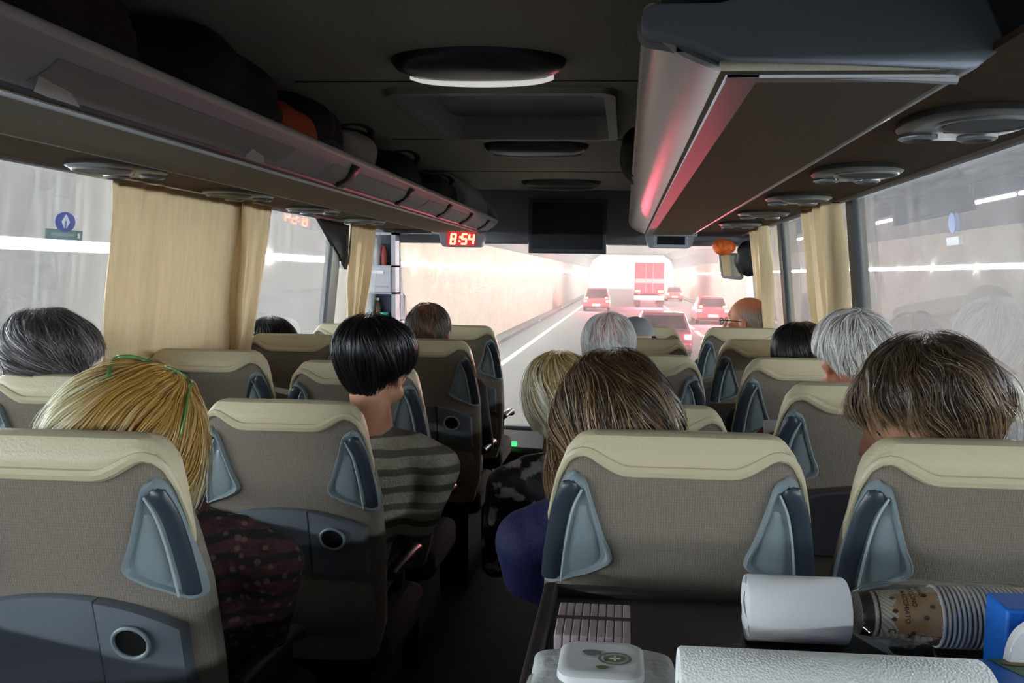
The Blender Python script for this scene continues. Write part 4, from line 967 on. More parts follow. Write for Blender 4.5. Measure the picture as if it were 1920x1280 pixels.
# ------------------------------------------------------------------ people
def ball(bm, c, r, rot=None, sub=2):
    t = bmesh.ops.create_icosphere(bm, subdivisions=sub, radius=1)
    if not isinstance(r, (tuple, list)): r = (r, r, r)
    for v in t['verts']:
        p = Vector((v.co.x*r[0], v.co.y*r[1], v.co.z*r[2]))
        if rot is not None: p = rot @ p
        v.co = p+Vector(c)
def limb(bm, pts, rads, flat=None):
    """chain of closely spaced balls along a poly line"""
    for (a, ra), (b, rb) in zip(zip(pts, rads), list(zip(pts, rads))[1:]):
        a, b = Vector(a), Vector(b); n = max(2, int((b-a).length/(min(ra, rb)*.45)))
        for k in range(n+1):
            t = k/n; ball(bm, a.lerp(b, t), ra+(rb-ra)*t, sub=2 if max(ra, rb) > .012 else 1)
def headM(yaw, pitch, roll):
    return (Matrix.Rotation(math.radians(yaw), 3, 'Z') @ Matrix.Rotation(math.radians(pitch), 3, 'X') @ Matrix.Rotation(math.radians(roll), 3, 'Y'))
def fleshed(name, bm, M, parent, vox, it=6):
    o = obj(name, bm, M, parent)
    rm = o.modifiers.new('remesh', 'REMESH'); rm.mode = 'VOXEL'; rm.voxel_size = vox; rm.use_smooth_shade = True
    sm = o.modifiers.new('smooth', 'SMOOTH'); sm.factor = .5; sm.iterations = it
    return o
def person(label, Hd, yaw, pitch, roll, skin, top, seat, legs=None, sh=.19, lean=(0, 0), fine=.007, hs=1.0, arms=None, neckdrop=.20):
    """seated person: Hd head centre; seat = seat key; arms = {'L': (elbow, hand)} overrides"""
    Hd = Vector(Hd); M = headM(yaw, pitch, roll); sx = SEATS[seat].location
    r = empty('person', (sx.x, sx.y+.32, FLOOR), label, 'person')
    hip = Vector((sx.x, sx.y+.31, FLOOR+.52)); hx = .8 if seat[1] == 'A' else .35; shc = Vector((Hd.x*hx+sx.x*(1-hx)+lean[0], min(Hd.y-.01, sx.y+.30)+lean[1], Hd.z-neckdrop-.03))
    bm = B(); h = lambda x, y, z: Hd + M @ (Vector((x, y, z))*hs)
    ball(bm, h(0, -.012, .022), (.076*hs, .094*hs, .088*hs), M, 3)          # cranium
    ball(bm, h(0, .030, -.035), (.060*hs, .062*hs, .078*hs), M, 3)          # face
    ball(bm, h(0, .052, -.088), (.034*hs, .034*hs, .028*hs), M)             # chin
    ball(bm, h(0, .062, .035), (.052*hs, .026*hs, .018*hs), M)              # brow
    for s in (-1, 1):
        ball(bm, h(s*.042, .055, -.022), (.024*hs, .026*hs, .020*hs), M)    # cheek
        ball(bm, h(s*.079, -.008, -.012), (.010*hs, .020*hs, .032*hs), M @ Matrix.Rotation(s*.35, 3, 'Z'))  # ear
        ball(bm, h(s*.076, .000, -.036), (.008*hs, .010*hs, .012*hs), M)
        ball(bm, h(s*.052, .018, -.062), (.026*hs, .045*hs, .026*hs), M)    # jaw
    limb(bm, [h(0, .088, .018), h(0, .104, -.018), h(0, .108, -.030)], [.009*hs, .013*hs, .014*hs])
    for s in (-1, 1): ball(bm, h(s*.012, .094, -.033), (.009*hs, .010*hs, .008*hs), M)
    ball(bm, h(0, .084, -.060), (.024*hs, .012*hs, .0075*hs), M); ball(bm, h(0, .082, -.070), (.021*hs, .012*hs, .0075*hs), M)
    nb = h(0, -.018, -.075); limb(bm, [nb, shc+Vector((0, .0, .05))], [.054*hs, .060])
    chest = shc.lerp(hip, .33); waist = shc.lerp(hip, .68)
    def torso(bm, e):
        for a, b, ra, rb in ((shc+Vector((0, 0, -.03)), chest, (sh*.80, .085), (sh*.86, .105)), (chest, waist, (sh*.86, .105), (sh*.76, .10)), (waist, hip, (sh*.76, .10), (sh*.84, .11))):
            for k in range(6):
                t = k/5; ball(bm, a.lerp(b, t), (ra[0]+(rb[0]-ra[0])*t+e, ra[1]+(rb[1]-ra[1])*t+e, .075+e))
        for s in (-1, 1): limb(bm, [shc+Vector((s*.03, 0, .02)), shc+Vector((s*sh*.6, 0, .008)), shc+Vector((s*sh*.95, 0, -.03))], [.052+e, .050+e, .055+e])
    torso(bm, 0)
    A = {}
    for s, k in ((-1, 'L'), (1, 'R')):
        S0 = shc+Vector((s*sh*.96, 0, -.035))
        E0 = S0+Vector((s*.035, .05, -.235)); W0 = Vector((sx.x+s*.085, E0.y+.19, FLOOR+.60))
        if arms and k in arms: E0 = Vector(arms[k][0]); W0 = Vector(arms[k][1]) if arms[k][1] else W0
        A[k] = (S0, E0, W0)
        limb(bm, [S0, E0, W0], [.050, .040, .026])
        d = (W0-E0).normalized(); up_ = Vector((0, 0, 1)); sd = d.cross(up_).normalized(); up_ = sd.cross(d)
        rot = Matrix((sd, d, up_)).transposed()
        ball(bm, W0+d*.045, (.036, .048, .015), rot)                          # palm
        for i, (o_, ln) in enumerate(((-.027, .050), (-.009, .062), (.009, .066), (.027, .056))):
            b0 = W0+d*.085+sd*o_; k1 = b0+d*ln*.45-up_*.004; k2 = k1+d*ln*.32-up_*.014; k3 = k2+d*ln*.16-up_*.018
            limb(bm, [b0, k1, k2, k3], [.0095, .009, .0085, .0075])
        t0 = W0+d*.020-sd*s*.028; limb(bm, [t0, t0+d*.028-sd*s*.022-up_*.008, t0+d*.055-sd*s*.024-up_*.016], [.013, .0105, .009])
    L_ = {}
    for s in (-1, 1):
        hp = hip+Vector((s*.085, .02, -.02)); kn = Vector((sx.x+s*.10, sx.y+.56, FLOOR+.50)); an = Vector((sx.x+s*.10, sx.y+.50, FLOOR+.10))
        L_[s] = (hp, kn, an); limb(bm, [hp, kn, an], [.078, .055, .036])
        limb(bm, [an+Vector((0, 0, -.05)), an+Vector((0, .13, -.065))], [.034, .028])
    fleshed('body', bm, skin, r, fine)
    bm = B(); torso(bm, .012)
    for k in A: limb(bm, [A[k][0], A[k][1], A[k][2]], [.064, .052, .037])
    limb(bm, [shc+Vector((0, 0, .0)), shc+Vector((0, 0, .045))], [.085, .070])
    fleshed('shirt', bm, top, r, fine+.002, 5)
    bm = B()
    for s in L_: limb(bm, list(L_[s]), [.092, .068, .052])
    ball(bm, hip+Vector((0, .0, -.02)), (sh*.9, .115, .085))
    fleshed('trousers', bm, legs or TROU, r, .012, 4)
    for s in L_:
        an = L_[s][2]; bm = B(); limb(bm, [an+Vector((0, -.02, -.055)), an+Vector((0, .14, -.06))], [.042, .036]); fleshed('shoe', bm, MT['black'], r, .012, 2)
    for s in (-1, 1):
        bm = B(); ball(bm, h(s*.030, .0610, .008), .0115*hs); obj('eye', bm, MT['eye'], r)
    return r, Hd, M, A
TROU = mat('trousers_dark', srgb(30, 30, 36), .85, bump=(200, .2))

def unit(a): return a/np.maximum(np.linalg.norm(a, axis=-1, keepdims=True), 1e-9)
def hair(parent, C, M, rad, n, steps, seg, colf, hem, crown=(0, -.45, .9), grav=.6, swirl=.2, wave=.25, lift=.06, w=.0028, hang=None, cap=True, density=None,
         lobes=0.05, seed=1, shag=.2, flow=(0, 0, 0), capcol=None, name='hair', capk=.95, flare=0., clump=.55):
    """combed hair: a close under-layer plus many tapering strands that follow the head and hang or stop at the hem.
    hem(az): lower limit (unit z) per signed azimuth (0 = face, +right); hang(az): how far strands fall below the hem, in unit z"""
    rng = np.random.default_rng(seed); rad = np.array(rad); Mn = np.array(M); C = np.array(C)
    c = unit(np.array(crown, float)); flow = np.array(flow, float)
    k1 = rng.normal(size=(6, 3))*3.0; ph = rng.uniform(0, 6.28, 6)
    def lob(p): return 1+lobes*np.mean([np.sin(p@k1[i]+ph[i]) for i in range(6)], axis=0)*2
    P = unit(rng.normal(size=(n*4, 3))); az = np.arctan2(P[:, 0], P[:, 1])
    n = int(n*2.2); w = w*.52; P = unit(rng.normal(size=(n*5, 3))); az = np.arctan2(P[:, 0], P[:, 1]); ok = P[:, 2] > hem(az)
    if density is not None: ok &= rng.random(len(P)) < density(P)
    P = P[ok][:n]; n = len(P)
    lf = 1+lift*rng.random(n)**1.5; L = seg*(.6+.6*rng.random(n)); ph2 = rng.uniform(-1, 1, n)
    X = P*1.0; fr = np.zeros(n, bool); hung = np.zeros(n)
    pts = []; alive = []
    pos = X*lf[:, None]; rag = rng.random(n)
    sw = swirl*(.6+.8*rng.random(n))
    for s in range(steps):
        pts.append(pos*lob(unit(pos))[:, None] if True else pos); alive.append(~fr)
        u = unit(pos); r_ = np.linalg.norm(pos, axis=1)
        t1 = unit(u*(u@c)[:, None]-c)
        g = np.array([0, 0, -1.])+0*u; g = g-u*np.sum(g*u, 1)[:, None]
        tw = np.cross(c[None], u)
        side = np.cross(u, t1); cl = np.sin(u@k1[0]*1.6+ph[0])+np.sin(u@k1[1]*2.2+ph[1])
        d = unit(t1+grav*g+sw[:, None]*tw+wave*side*(cl*.5+shag*ph2)[:, None]+flow)
        a2 = np.arctan2(u[:, 0], u[:, 1]); below = (pos[:, 2]/np.maximum(r_, 1e-6)) < hem(a2)+.16*(rag-.35)
        new = pos+d*L[:, None]; rr_ = lf+(.02*s*shag*ph2*lift*8)
        newu = unit(new)*np.maximum(rr_, .97)[:, None]
        if hang is not None:
            hz = hang(a2)
            fall = np.stack([-.06*pos[:, 0]+.10*np.sin(s*.9+ph2*3+u@k1[2])*wave, -.05*pos[:, 1]+.10*np.cos(s*.8+ph2*3)*wave, -np.ones(n)], 1)
            newh = pos+fall*L[:, None]
            new = np.where(((below | (hung > 0)) & (hz > 0))[:, None], newh, newu); hung += np.where(below | (hung > 0), L, 0)
            stop = (below & (hz <= 0)) | (hung > hz*(.75+.4*rng.random(n)))
        else:
            new = newu; stop = below & (rng.random(n) < .65)
        fr |= stop
        pos = np.where(fr[:, None], pos, new)
    pts = np.stack(pts, 1); alive = np.stack(alive, 1)                     # n x steps x 3
    life = alive.sum(1)
    G = max(20, n//16); gi = np.argmax(P @ P[:G].T, axis=1); grnd = rng.random(G)[gi]
    blend = (clump*np.clip(np.arange(steps)/max(steps-1, 1)*1.6, 0, 1))[None, :, None]*(.5+.7*rng.random(n))[:, None, None]
    pts = pts*(1-blend)+pts[gi]*blend
    def flr(q): return q*np.concatenate([np.repeat(1+flare*np.clip(-q[..., 2:3]+.2, -.6, 1.2), 2, -1), np.ones_like(q[..., :1])], -1)
    pts = flr(pts)
    Wp = (pts*rad) @ Mn.T + C
    T = np.zeros_like(Wp); T[:, :-1] = Wp[:, 1:]-Wp[:, :-1]; T[:, -1] = T[:, -2]
    # frozen points keep the last direction
    for s in range(1, steps):
        z = np.linalg.norm(T[:, s], axis=1) < 1e-6; T[z, s] = T[z, s-1]
    Nn = unit((unit(pts)/rad) @ Mn.T)
    Sd = unit(np.cross(T, Nn)); tw = rng.normal(0, .5, n)[:, None, None]
    Sd = unit(Sd*np.cos(tw)+Nn*np.sin(tw))
    tt = np.arange(steps)[None]/np.maximum(life-1, 1)[:, None]; tt = np.clip(tt, 0, 1)
    wd = w*(.5+.8*rng.random(n))[:, None]*np.clip(1.15-tt**3, .05, 1)*np.clip(.45+tt*3, 0, 1)
    V = np.concatenate([Wp-Sd*wd[..., None]/2, Wp+Sd*wd[..., None]/2], 2).reshape(n, steps, 2, 3)
    base = (np.arange(n)*steps*2)[:, None]+np.arange(steps-1)[None]*2
    Fc = np.stack([base, base+1, base+3, base+2], -1)
    keep = alive[:, 1:]
    Fc = Fc[keep]
    rnd = (.45*rng.random(n)+.55*grnd)
    col = colf(tt, rnd[:, None]*np.ones_like(tt), pts)                     # n x steps x 3
    col = np.repeat(col[:, :, None, :], 2, 2)
    Vs = V.reshape(-1, 3); Cs = col.reshape(-1, 3)
    if cap:
        na, nz = 48, 24; cv = []; az = np.linspace(-np.pi, np.pi, na, endpoint=False); cf = []; off = len(Vs)
        hz = hem(az)
        for i in range(nz+1):
            t = i/nz; el = (np.pi/2)*(1-t)+np.arcsin(np.clip(hz, -.97, .97))*t
            u = np.stack([np.sin(az)*np.cos(el), np.cos(az)*np.cos(el), np.sin(el)], 1)
            cv.append(u*lob(u)[:, None]*capk)
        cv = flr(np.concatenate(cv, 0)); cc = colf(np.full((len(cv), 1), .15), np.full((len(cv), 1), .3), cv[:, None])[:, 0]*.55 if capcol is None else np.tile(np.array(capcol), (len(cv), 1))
        for i in range(nz):
            for j in range(na): cf.append((off+i*na+j, off+(i+1)*na+j, off+(i+1)*na+(j+1) % na, off+i*na+(j+1) % na))
        Vs = np.concatenate([Vs, (cv*rad) @ Mn.T + C]); Cs = np.concatenate([Cs, cc]); Fc = np.concatenate([Fc, np.array(cf)])
    me = bpy.data.meshes.new(name); me.vertices.add(len(Vs)); me.vertices.foreach_set('co', Vs.astype('f').ravel())
    me.loops.add(len(Fc)*4); me.loops.foreach_set('vertex_index', Fc.astype('i').ravel())
    me.polygons.add(len(Fc)); me.polygons.foreach_set('loop_start', np.arange(len(Fc), dtype='i')*4)
    me.update(calc_edges=True)
    at = me.attributes.new('tint', 'FLOAT_COLOR', 'POINT'); at.data.foreach_set('color', np.concatenate([np.clip(Cs, 0, 1), np.ones((len(Cs), 1))], 1).astype('f').ravel())
    o = link(name, me, MT['hair'], parent); return o
def C_(*a): return np.array(srgb(*a))
def grad(root, tip, jit=.45, mid=.5, third=None, tf=.2):
    root, tip = C_(*root), C_(*tip)
    def f(t, r, p):
        k = np.clip((t-mid)*2+.5, 0, 1)[..., None]
        c = root*(1-k)+tip*k
        if third is not None: c = np.where((((r*7.3) % 1) < tf)[..., None], C_(*third)*(.4+.6*k), c)
        return c*(1-.6*jit+1.2*jit*((r*13.7) % 1))[..., None]
    return f
def hemf(front, side, back):
    return lambda az: np.interp(np.abs(az), [0, .7, 1.15, 1.6, 2.1, np.pi], [front, front-.05, (front+side)/2-.1, side, (side+back)/2, back])
def ellhit(u, v, C, M, rad):
    d = M.transposed() @ ray(u, v); o = M.transposed() @ (-Vector(C)); d = Vector([d[i]/rad[i] for i in range(3)]); o = Vector([o[i]/rad[i] for i in range(3)])
    a, b, c = d.dot(d), 2*o.dot(d), o.dot(o)-1; dd = b*b-4*a*c
    t = (-b-math.sqrt(dd))/(2*a) if dd > 0 else -b/(2*a)
    return ray(u, v)*t

def knit(name, c, c2=None, sc=30, rough=.9): return mat(name, srgb(*c), rough, bump=(300, .4), var=(80, .15), wave=(sc, 'Z', srgb(*c2), 3.0) if c2 else None)

# blonde person at bottom left, glasses pushed up
Hd = aty(262, 812, 1.42)
pat = mat('patterned_knit', srgb(66, 34, 38), .9, bump=(200, .4), var=(45, .5), wave=(9, 'Z', srgb(28, 24, 26), 5.0))
nt = pat.node_tree; N = nt.nodes; P_ = N['Principled BSDF']
vo = N.new('ShaderNodeTexVoronoi'); vo.inputs['Scale'].default_value = 42; cr = N.new('ShaderNodeValToRGB'); cr.color_ramp.elements[0].position = .18; cr.color_ramp.elements[0].color = (*srgb(92, 78, 66), 1); cr.color_ramp.elements[1].position = .32; cr.color_ramp.elements[1].color = (0, 0, 0, 1)
tc = N.new('ShaderNodeTexCoord'); nt.links.new(tc.outputs['Object'], vo.inputs[0]); nt.links.new(vo.outputs['Distance'], cr.inputs[0])
mx = N.new('ShaderNodeMix'); mx.data_type = 'RGBA'; mx.blend_type = 'ADD'; mx.inputs[0].default_value = .8
src = P_.inputs['Base Color'].links[0].from_socket; nt.links.new(src, mx.inputs[6]); nt.links.new(cr.outputs[0], mx.inputs[7]); nt.links.new(mx.outputs[2], P_.inputs['Base Color'])
el = aty(492, 1190, 1.50); wr = Vector((-.86, 1.66, FLOOR+.64))
r, Hd, M, A = person('person with long blonde hair in a dark patterned top, green glasses on top', Hd, -22, -14, 14, MT['skin'], pat, 'LA1', sh=.20, arms={'R': (el, wr)}, lean=(.05, .04))
rad1 = (.112, .120, .114); C1 = Hd+Vector((-.005, -.005, .012))
def bl(t, r_, p):
    k = np.clip(t*1.5-.1+.9*np.clip(-p[..., 0], -.5, 1)-.25*np.clip(p[..., 2], 0, 1), 0, 1)[..., None]  # paler on the left: window light put into the hair colour
    c = C_(188, 146, 72)*(1-k)+C_(255, 252, 214)*k
    return c*(.75+.5*((r_*13.7) % 1))[..., None]
hair(r, C1, M, rad1, 5200, 20, .13, bl, hemf(.30, -.55, -.7), crown=(.10, .25, .96), grav=.5, swirl=-.15, wave=.35, lift=.14, w=.0030, hang=lambda az: np.where(np.abs(az) > .8, 1.1, 0.)+0*az, seed=3, shag=.7, flow=(-.32, -.1, 0), lobes=.07, flare=.2)
gl_ = mat('glasses_green', srgb(74, 128, 66), .22, spec=.6); lens_ = glass('glasses_lens', (.72, .88, .74), refl=1.5)
pts = [ellhit(u, v, C1, M, [k*1.10 for k in rad1]) for u, v in ((206, 690), (216, 672), (240, 668), (262, 672), (285, 680), (296, 686), (310, 688), (332, 697), (352, 710), (357, 722))]
gs = empty('glasses', pts[4], 'green framed glasses pushed up on the blonde hair', 'glasses')
obj('frame', tube(B(), smoothpath(pts, 4), .0038, 8), gl_, gs)
pts2 = [ellhit(u, v, C1, M, [k*1.10 for k in rad1]) for u, v in ((357, 714), (352, 745), (347, 775), (340, 805), (332, 838))]
obj('temple', tube(B(), smoothpath(pts2, 4), .0042, 8, flat=(.6, 1)), gl_, gs)
pts3 = [ellhit(u, v, C1, M, [k*1.10 for k in rad1]) for u, v in ((210, 678), (206, 690), (204, 706))]
obj('temple', tube(B(), smoothpath(pts3, 4), .0040, 8), gl_, gs)
for (u0, v0, du, dv) in ((246, 664, 30, 5), (326, 684, 26, 8)):
    c = ellhit(u0, v0+8, C1, M, [k*1.10 for k in rad1]); bm = B(); a = Vector((1, .1, -.25 if u0 > 300 else .02)).normalized(); b = Vector((0, .85, -.35)).normalized()
    loop_loft(bm, [[c+a*(.026*math.cos(q))+b*(.013*math.sin(q)+.010)+Vector((0, k, 0)) for q in [2*math.pi*j/24 for j in range(24)]] for k in (0, .0015)]); obj('lens', bm, lens_, gs)
bm = B(); c = ellhit(357, 714, C1, M, [k*1.11 for k in rad1]); ball(bm, c, (.006, .004, .005)); obj('hinge', bm, MT['silver'], gs)

# brown long-haired person in the right aisle seat
Hd = aty(1152, 772, 1.52)
blue = mat('jacket_blue', srgb(22, 26, 76), .7, bump=(160, .3))
r, Hd, M, A = person('person with long brown hair and blue jacket beyond the seat at the tray', Hd, 8, -8, 2, MT['skin'], blue, 'RA1', sh=.20, arms={'L': (aty(988, 1075, 1.55), None)})
brn = grad((64, 45, 30), (176, 140, 92), .4, .62, (190, 154, 104), .10)
hair(r, Hd+Vector((.0, 0, .0)), M, (.106, .112, .114), 5200, 22, .12, brn, hemf(.25, -.6, -.85), crown=(-.10, .1, .98), grav=.5, swirl=.95, wave=1.0, lift=.15, w=.0026, hang=lambda az: np.where(np.abs(az) > .7, np.where(az < 0, 1.3, .8), 0.)+0*az, seed=5, shag=.5, lobes=.06, flare=.22)

# brown short-haired person at right
Hd = aty(1724, 806, 1.52)
r, Hd, M, A = person('person with layered short brown hair and a dark earring, turned to the left', Hd, 64, -14, -4, MT['skin'], mat('jumper_black', srgb(24, 24, 30), .85, bump=(200, .3)), 'RW1', sh=.165, lean=(.05, .03), neckdrop=.25)
b2 = grad((58, 44, 32), (140, 112, 80), .42, .65, (170, 140, 100), .12)
def hem12(az): return np.interp(az, [-np.pi, -2.5, -2.1, -1.75, -1.4, -1.0, -.5, .0, .6, 1.2, 1.7, 2.2, np.pi], [-.86, -.82, -.74, -.52, -.14, -.05, -.15, -.05, .0, -.3, -.6, -.82, -.86])
C12 = Hd+Vector((.010, -.010, .064))
hair(r, C12, M, (.108, .124, .108), 5200, 16, .13, b2, hem12, crown=(.05, -.1, 1), grav=.35, swirl=.25, wave=.7, lift=.17, w=.0026, seed=8, shag=.9, lobes=.07, capk=.92, clump=.7)
obj('eyelashes', tube(B(), [Hd+M @ Vector((-.045+.024*k/5, .064+.010*k/5, .010+.004*math.sin(math.pi*k/5))) for k in range(6)], .0022, 6), MT['black'], r)
e0 = Hd+M @ Vector((-.086, -.006, -.052))
obj('earring', tube(B(), [e0+Vector((.0, .010*math.cos(q), -.014+.014*math.sin(q))) for q in [2*math.pi*k/20 for k in range(21)]], .0035, 8), mat('earring_dark', srgb(40, 34, 28), .2, metal=.6), r)

# black-haired person in striped sweater
Hd = aty(704, 690, 2.10)
stripe = mat('sweater_stripe', srgb(188, 184, 166), .95, bump=(220, .5), var=(110, .2), wave=(6.0, 'Z', srgb(112, 110, 100), 2.2))
r, Hd, M, A = person('person with short shiny black hair in a grey striped sweater', Hd, -12, -6, 4, MT['skin'], stripe, 'LA2', sh=.19, arms={'R': (aty(782, 985, 2.16), Vector((-.70, 2.40, FLOOR+.62)))}, lean=(.02, .03), neckdrop=.215)
blk = grad((9, 8, 13), (34, 29, 34), .4, .6)
hair(r, Hd+M @ Vector((0, -.012, .022)), M, (.103, .118, .114), 4200, 15, .13, blk, lambda az: np.interp(np.abs(az), [0, .7, 1.2, 1.6, 2.1, 2.6, np.pi], [.15, .1, -.1, -.12, -.42, -.78, -.95]), crown=(0, -.25, .97), grav=.4, swirl=.3, wave=.35, lift=.09, w=.0027, seed=11, shag=.5, lobes=.04, capk=.95, flare=-.26)

# grey-haired man, right window
Hd = aty(1598, 668, 2.24)
r, Hd, M, A = person('person with short silver-grey hair, second from the camera at the right windows', Hd, 14, -4, -5, MT['skindark'], mat('shirt_maroon', srgb(120, 28, 44), .85, bump=(200, .3)), 'RW2', sh=.20, arms={'L': (aty(1456, 850, 2.12), None)})
gy1 = grad((214, 210, 204), (252, 252, 250), .3, .5, (128, 112, 100), .2)
hair(r, Hd+M @ Vector((0, -.010, .022)), M, (.100, .116, .106), 4200, 8, .12, gy1, hemf(.42, -.02, -.78), crown=(0, -.35, .93), grav=.3, swirl=.35, wave=.4, lift=.10, w=.0026, seed=13, shag=.9, lobes=.02, density=lambda p: np.where((p[:, 2] > .55) & (p[:, 1] > -.5), .35, 1.), capcol=C_(140, 122, 112), capk=.93)

# white-haired man, right aisle
Hd = aty(1141, 650, 2.92)
r, Hd, M, A = person('person with very short white hair in the right aisle row, pink scalp showing', Hd, -6, -2, 2, MT['skinpale'], mat('shirt_grey', srgb(96, 96, 100), .85), 'RA3', sh=.20, fine=.009, hs=1.12)
gy2 = grad((240, 236, 234), (255, 255, 255), .15, .5, (206, 200, 198), .12)
hair(r, Hd+M @ Vector((0, -.010, .022)), M, (.100, .116, .108), 3600, 6, .10, gy2, hemf(.5, -.2, -.85), crown=(0, -.2, .97), grav=.3, swirl=.3, wave=.3, lift=.05, w=.0028, seed=17, shag=.6, lobes=.01, density=lambda p: np.where((p[:, 2] > .05) & (p[:, 1] < .2) & (np.abs(p[:, 0]) < .6), .16, .8), capcol=C_(206, 176, 162), capk=.92)

c = aty(1455, 800, 2.16); bm = B(); a_, b_ = aty(1434, 792, 2.16), aty(1480, 812, 2.16)
hexa(bm, [(a_.x, 2.16, b_.z-.02), (b_.x, 2.16, b_.z-.02), (b_.x, 2.165, b_.z-.02), (a_.x, 2.165, b_.z-.02), (a_.x, 2.19, a_.z), (b_.x, 2.19, a_.z+.004), (b_.x, 2.195, a_.z+.004), (a_.x, 2.195, a_.z)])
tag(obj('booklet', bm, MT['paper'], smooth=False), 'white booklet held by the silver-haired person on the right', 'booklet')

# grey cap beyond him
Hd = aty(1192, 640, 3.62)
r, Hd, M, A = person('person in a pale grey cap, just showing right of the white-haired person', Hd, -30, -2, 0, MT['skinpale'], mat('coat_grey', srgb(80, 82, 86), .85), 'RA4', sh=.19, fine=.01)
capm = mat('cap_grey', srgb(136, 142, 144), .85, bump=(200, .2))
bm = B(); loops = []
for el_ in (0.0, .25, .5, .75, 1.0, 1.25, 1.5):
    loops.append([Hd+M @ Vector((.088*math.cos(el_)*math.cos(q), -.01+.105*math.cos(el_)*math.sin(q), .03+.085*math.sin(el_))) for q in [2*math.pi*j/32 for j in range(32)]])
cp = obj('cap', loop_loft(B(), loops), capm, r)
bm = B(); rows = []
for a in np.linspace(-1.0, 1.0, 13):
    rows.append([Hd+M @ Vector((.088*math.sin(a)*k, -.01+.100*math.cos(a)+(k-1)*.10*2*math.cos(a), .035-(k-1)*.10-.02*a*a*(k-1)*4)) for k in (1.0, 1.2, 1.42)])
vv = [[bm.verts.new(p) for p in rw] for rw in rows]
for i in range(12):
    for j in range(2): bm.faces.new((vv[i][j], vv[i+1][j], vv[i+1][j+1], vv[i][j+1]))
b_ = obj('cap_peak', bm, capm, cp); sd = b_.modifiers.new('s', 'SOLIDIFY'); sd.thickness = .004

# blonde person leaning into the aisle
Hd = aty(1052, 750, 2.20)
motl = mat('mottled_top', srgb(16, 16, 18), .6, bump=(120, .2)); nt = motl.node_tree; N = nt.nodes
nz = N.new('ShaderNodeTexNoise'); nz.inputs['Scale'].default_value = 16; nz.inputs['Detail'].default_value = 6; cr = N.new('ShaderNodeValToRGB'); cr.color_ramp.elements[0].position = .54; cr.color_ramp.elements[0].color = (.008, .008, .010, 1); cr.color_ramp.elements[1].position = .60; cr.color_ramp.elements[1].color = (*srgb(170, 166, 170), 1)
tc = N.new('ShaderNodeTexCoord'); nt.links.new(tc.outputs['Object'], nz.inputs[0]); nt.links.new(nz.outputs[0], cr.inputs[0]); nt.links.new(cr.outputs[0], N['Principled BSDF'].inputs['Base Color'])
r, Hd, M, A = person('blonde person leaning into the aisle in a black and white mottled top', Hd, 10, -6, -6, MT['skin'], motl, 'RA2', sh=.19, fine=.009, lean=(-.02, .03))
hair(r, Hd+M @ Vector((0, -.005, .018)), M, (.100, .112, .110), 3600, 18, .13, grad((180, 150, 88), (255, 248, 220), .4, .35), hemf(.2, -.5, -.85), crown=(.1, 0, 1), grav=.4, swirl=.3, wave=.5, lift=.14, w=.0030, seed=19, shag=.6, hang=lambda az: np.where(np.abs(az) > .9, .35, 0.)+0*az)

# balding brown head, left aisle
Hd = aty(806, 622, 3.42)
r, Hd, M, A = person('person with thin brown hair, in front of the fourth left aisle seat', Hd, -8, -2, 0, MT['skindark'], mat('shirt_dark', srgb(40, 40, 44), .85), 'LA4', sh=.20, fine=.009, hs=1.12)
hair(r, Hd+M @ Vector((0, -.010, .022)), M, (.096, .112, .106), 2600, 7, .11, grad((70, 52, 40), (140, 120, 104), .3, .6), hemf(.45, -.2, -.85), crown=(0, -.3, .95), grav=.3, swirl=.3, wave=.3, lift=.05, w=.0026, seed=23, density=lambda p: np.where((p[:, 2] > -.1) & (np.abs(p[:, 0]) < .5) & (p[:, 1] < .1), .35, .9), capcol=C_(120, 84, 66), capk=.92)

# wavy grey hair at the left edge
Hd = aty(104, 668, 1.97)
r, Hd, M, A = person('person with wavy dark grey hair at the left edge beside the window', Hd, 6, -6, -8, MT['skin'], mat('jumper_grey', srgb(60, 60, 66), .85), 'LW2', sh=.165, fine=.009, hs=.95)
hair(r, Hd+M @ Vector((0, -.008, .016)), M, (.106, .115, .104), 4200, 13, .12, grad((52, 48, 48), (120, 114, 114), .4, .55, (170, 168, 170), .12), hemf(.25, -.35, -.85), crown=(-.25, -.2, .95), grav=.25, swirl=.9, wave=1.1, lift=.15, w=.0028, seed=29, shag=.6, lobes=.07)

# black hair just above the fourth left window seat
Hd = aty(512, 650, 3.42)
r, Hd, M, A = person('person of whom only black hair shows above the fourth left window seat', Hd, 0, -4, 0, MT['skin'], mat('shirt_black', srgb(26, 26, 28), .85), 'LW4', sh=.155, fine=.01)
hair(r, Hd+M @ Vector((0, -.010, .020)), M, (.106, .116, .106), 2200, 12, .12, grad((14, 12, 14), (36, 30, 30), .4, .6), hemf(.2, -.35, -.85), crown=(0, -.2, .97), lift=.12, w=.0032, seed=31, shag=.7)

# dark hood / hair behind the grey-haired man
Hd = aty(1500, 662, 2.88)
r, Hd, M, A = person('person with very dark hair, half hidden left of the silver-haired person', Hd, 0, -4, -4, MT['skin'], mat('coat_black', srgb(20, 20, 22), .9), 'RW3', sh=.19, fine=.01)
hair(r, Hd+M @ Vector((0, -.008, .012)), M, (.100, .112, .100), 2600, 12, .12, grad((22, 18, 16), (44, 36, 30), .35, .6), hemf(.2, -.4, -.85), crown=(0, -.2, .97), lift=.06, w=.0030, seed=37)

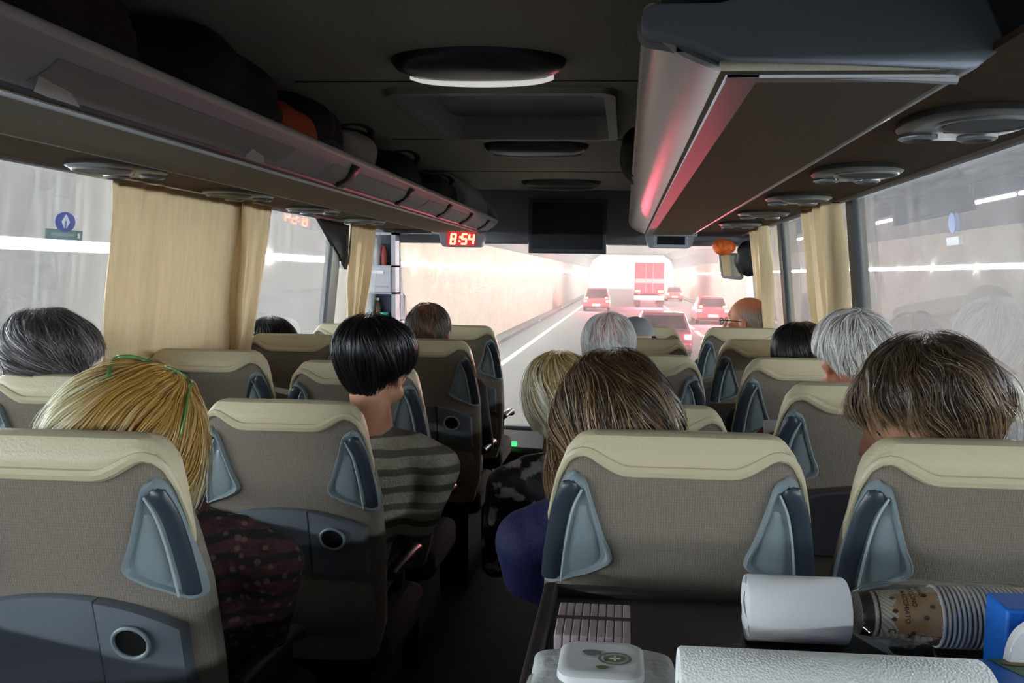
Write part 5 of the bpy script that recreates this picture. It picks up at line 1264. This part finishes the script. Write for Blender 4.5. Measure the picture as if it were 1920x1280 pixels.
# bald man with glasses at the front right, turned to the left
Hd = aty(1400, 602, 4.33)
r, Hd, M, A = person('bald person with glasses at the front right, looking to the left', Hd, 62, -4, 0, MT['skindark'], mat('shirt_navy', srgb(36, 40, 56), .85), 'RW5', sh=.20, fine=.007, hs=1.18)
hair(r, Hd+M @ Vector((0, -.014, .022)), M, (.0925, .111, .103), 2600, 5, .06, grad((150, 136, 126), (176, 168, 160), .2, .5), hemf(.9, -.3, -.8), crown=(0, -.2, .97), grav=.6, lift=.015, w=.0018, seed=41, cap=False, density=lambda p: np.clip((.5-p[:, 2])*1.6, 0, 1)*np.clip((.3-p[:, 1])*2.2, 0, 1))
gs = empty('spectacles', Hd+M @ Vector((0, .12, .012)), 'thin framed spectacles on the bald person at the front', 'glasses')
fm = mat('spectacle_frame', srgb(40, 30, 28), .3); hh_ = 1.18
for s in (-1, 1):
    cc = Vector((s*.032, .112, .004))*hh_
    obj('rim', tube(B(), [Hd+M @ (cc+Vector((.024*math.cos(q), -.006*abs(math.cos(q)), .018*math.sin(q)))) for q in [2*math.pi*k/22 for k in range(23)]], .0022, 8), fm, gs)
    obj('temple', tube(B(), [Hd+M @ (Vector((s*.058, .108, .008))*hh_), Hd+M @ (Vector((s*.080, .05, .008))*hh_), Hd+M @ (Vector((s*.086, -.01, .0))*hh_)], .0024, 8), fm, gs)
obj('bridge', tube(B(), [Hd+M @ (Vector((-.009, .118, .008))*hh_), Hd+M @ (Vector((.009, .118, .008))*hh_)], .002, 6), fm, gs)

# ------------------------------------------------------------------ haze added in the tunnel ahead to spread the lamps' glow
HZ = bpy.data.materials.new('tunnel_haze'); HZ.use_nodes = True; nt = HZ.node_tree; nt.nodes.remove(nt.nodes['Principled BSDF'])
vs_ = nt.nodes.new('ShaderNodeVolumeScatter'); vs_.inputs['Density'].default_value = .0040; vs_.inputs['Anisotropy'].default_value = .55
nt.links.new(vs_.outputs[0], nt.nodes['Material Output'].inputs['Volume'])
tag(obj('tunnel_haze', boxB(TX0+.02, TX1-.02, 8.0, TY1-.5, RZ+.02, TZ-.02), HZ, smooth=False), 'thin pale haze filling the tunnel ahead of the bus', 'haze', kind='stuff')

# ------------------------------------------------------------------ lift everything so that the coach floor is z = 0
for o in scene.objects:
    if o.parent is None: o.location.z += EYE
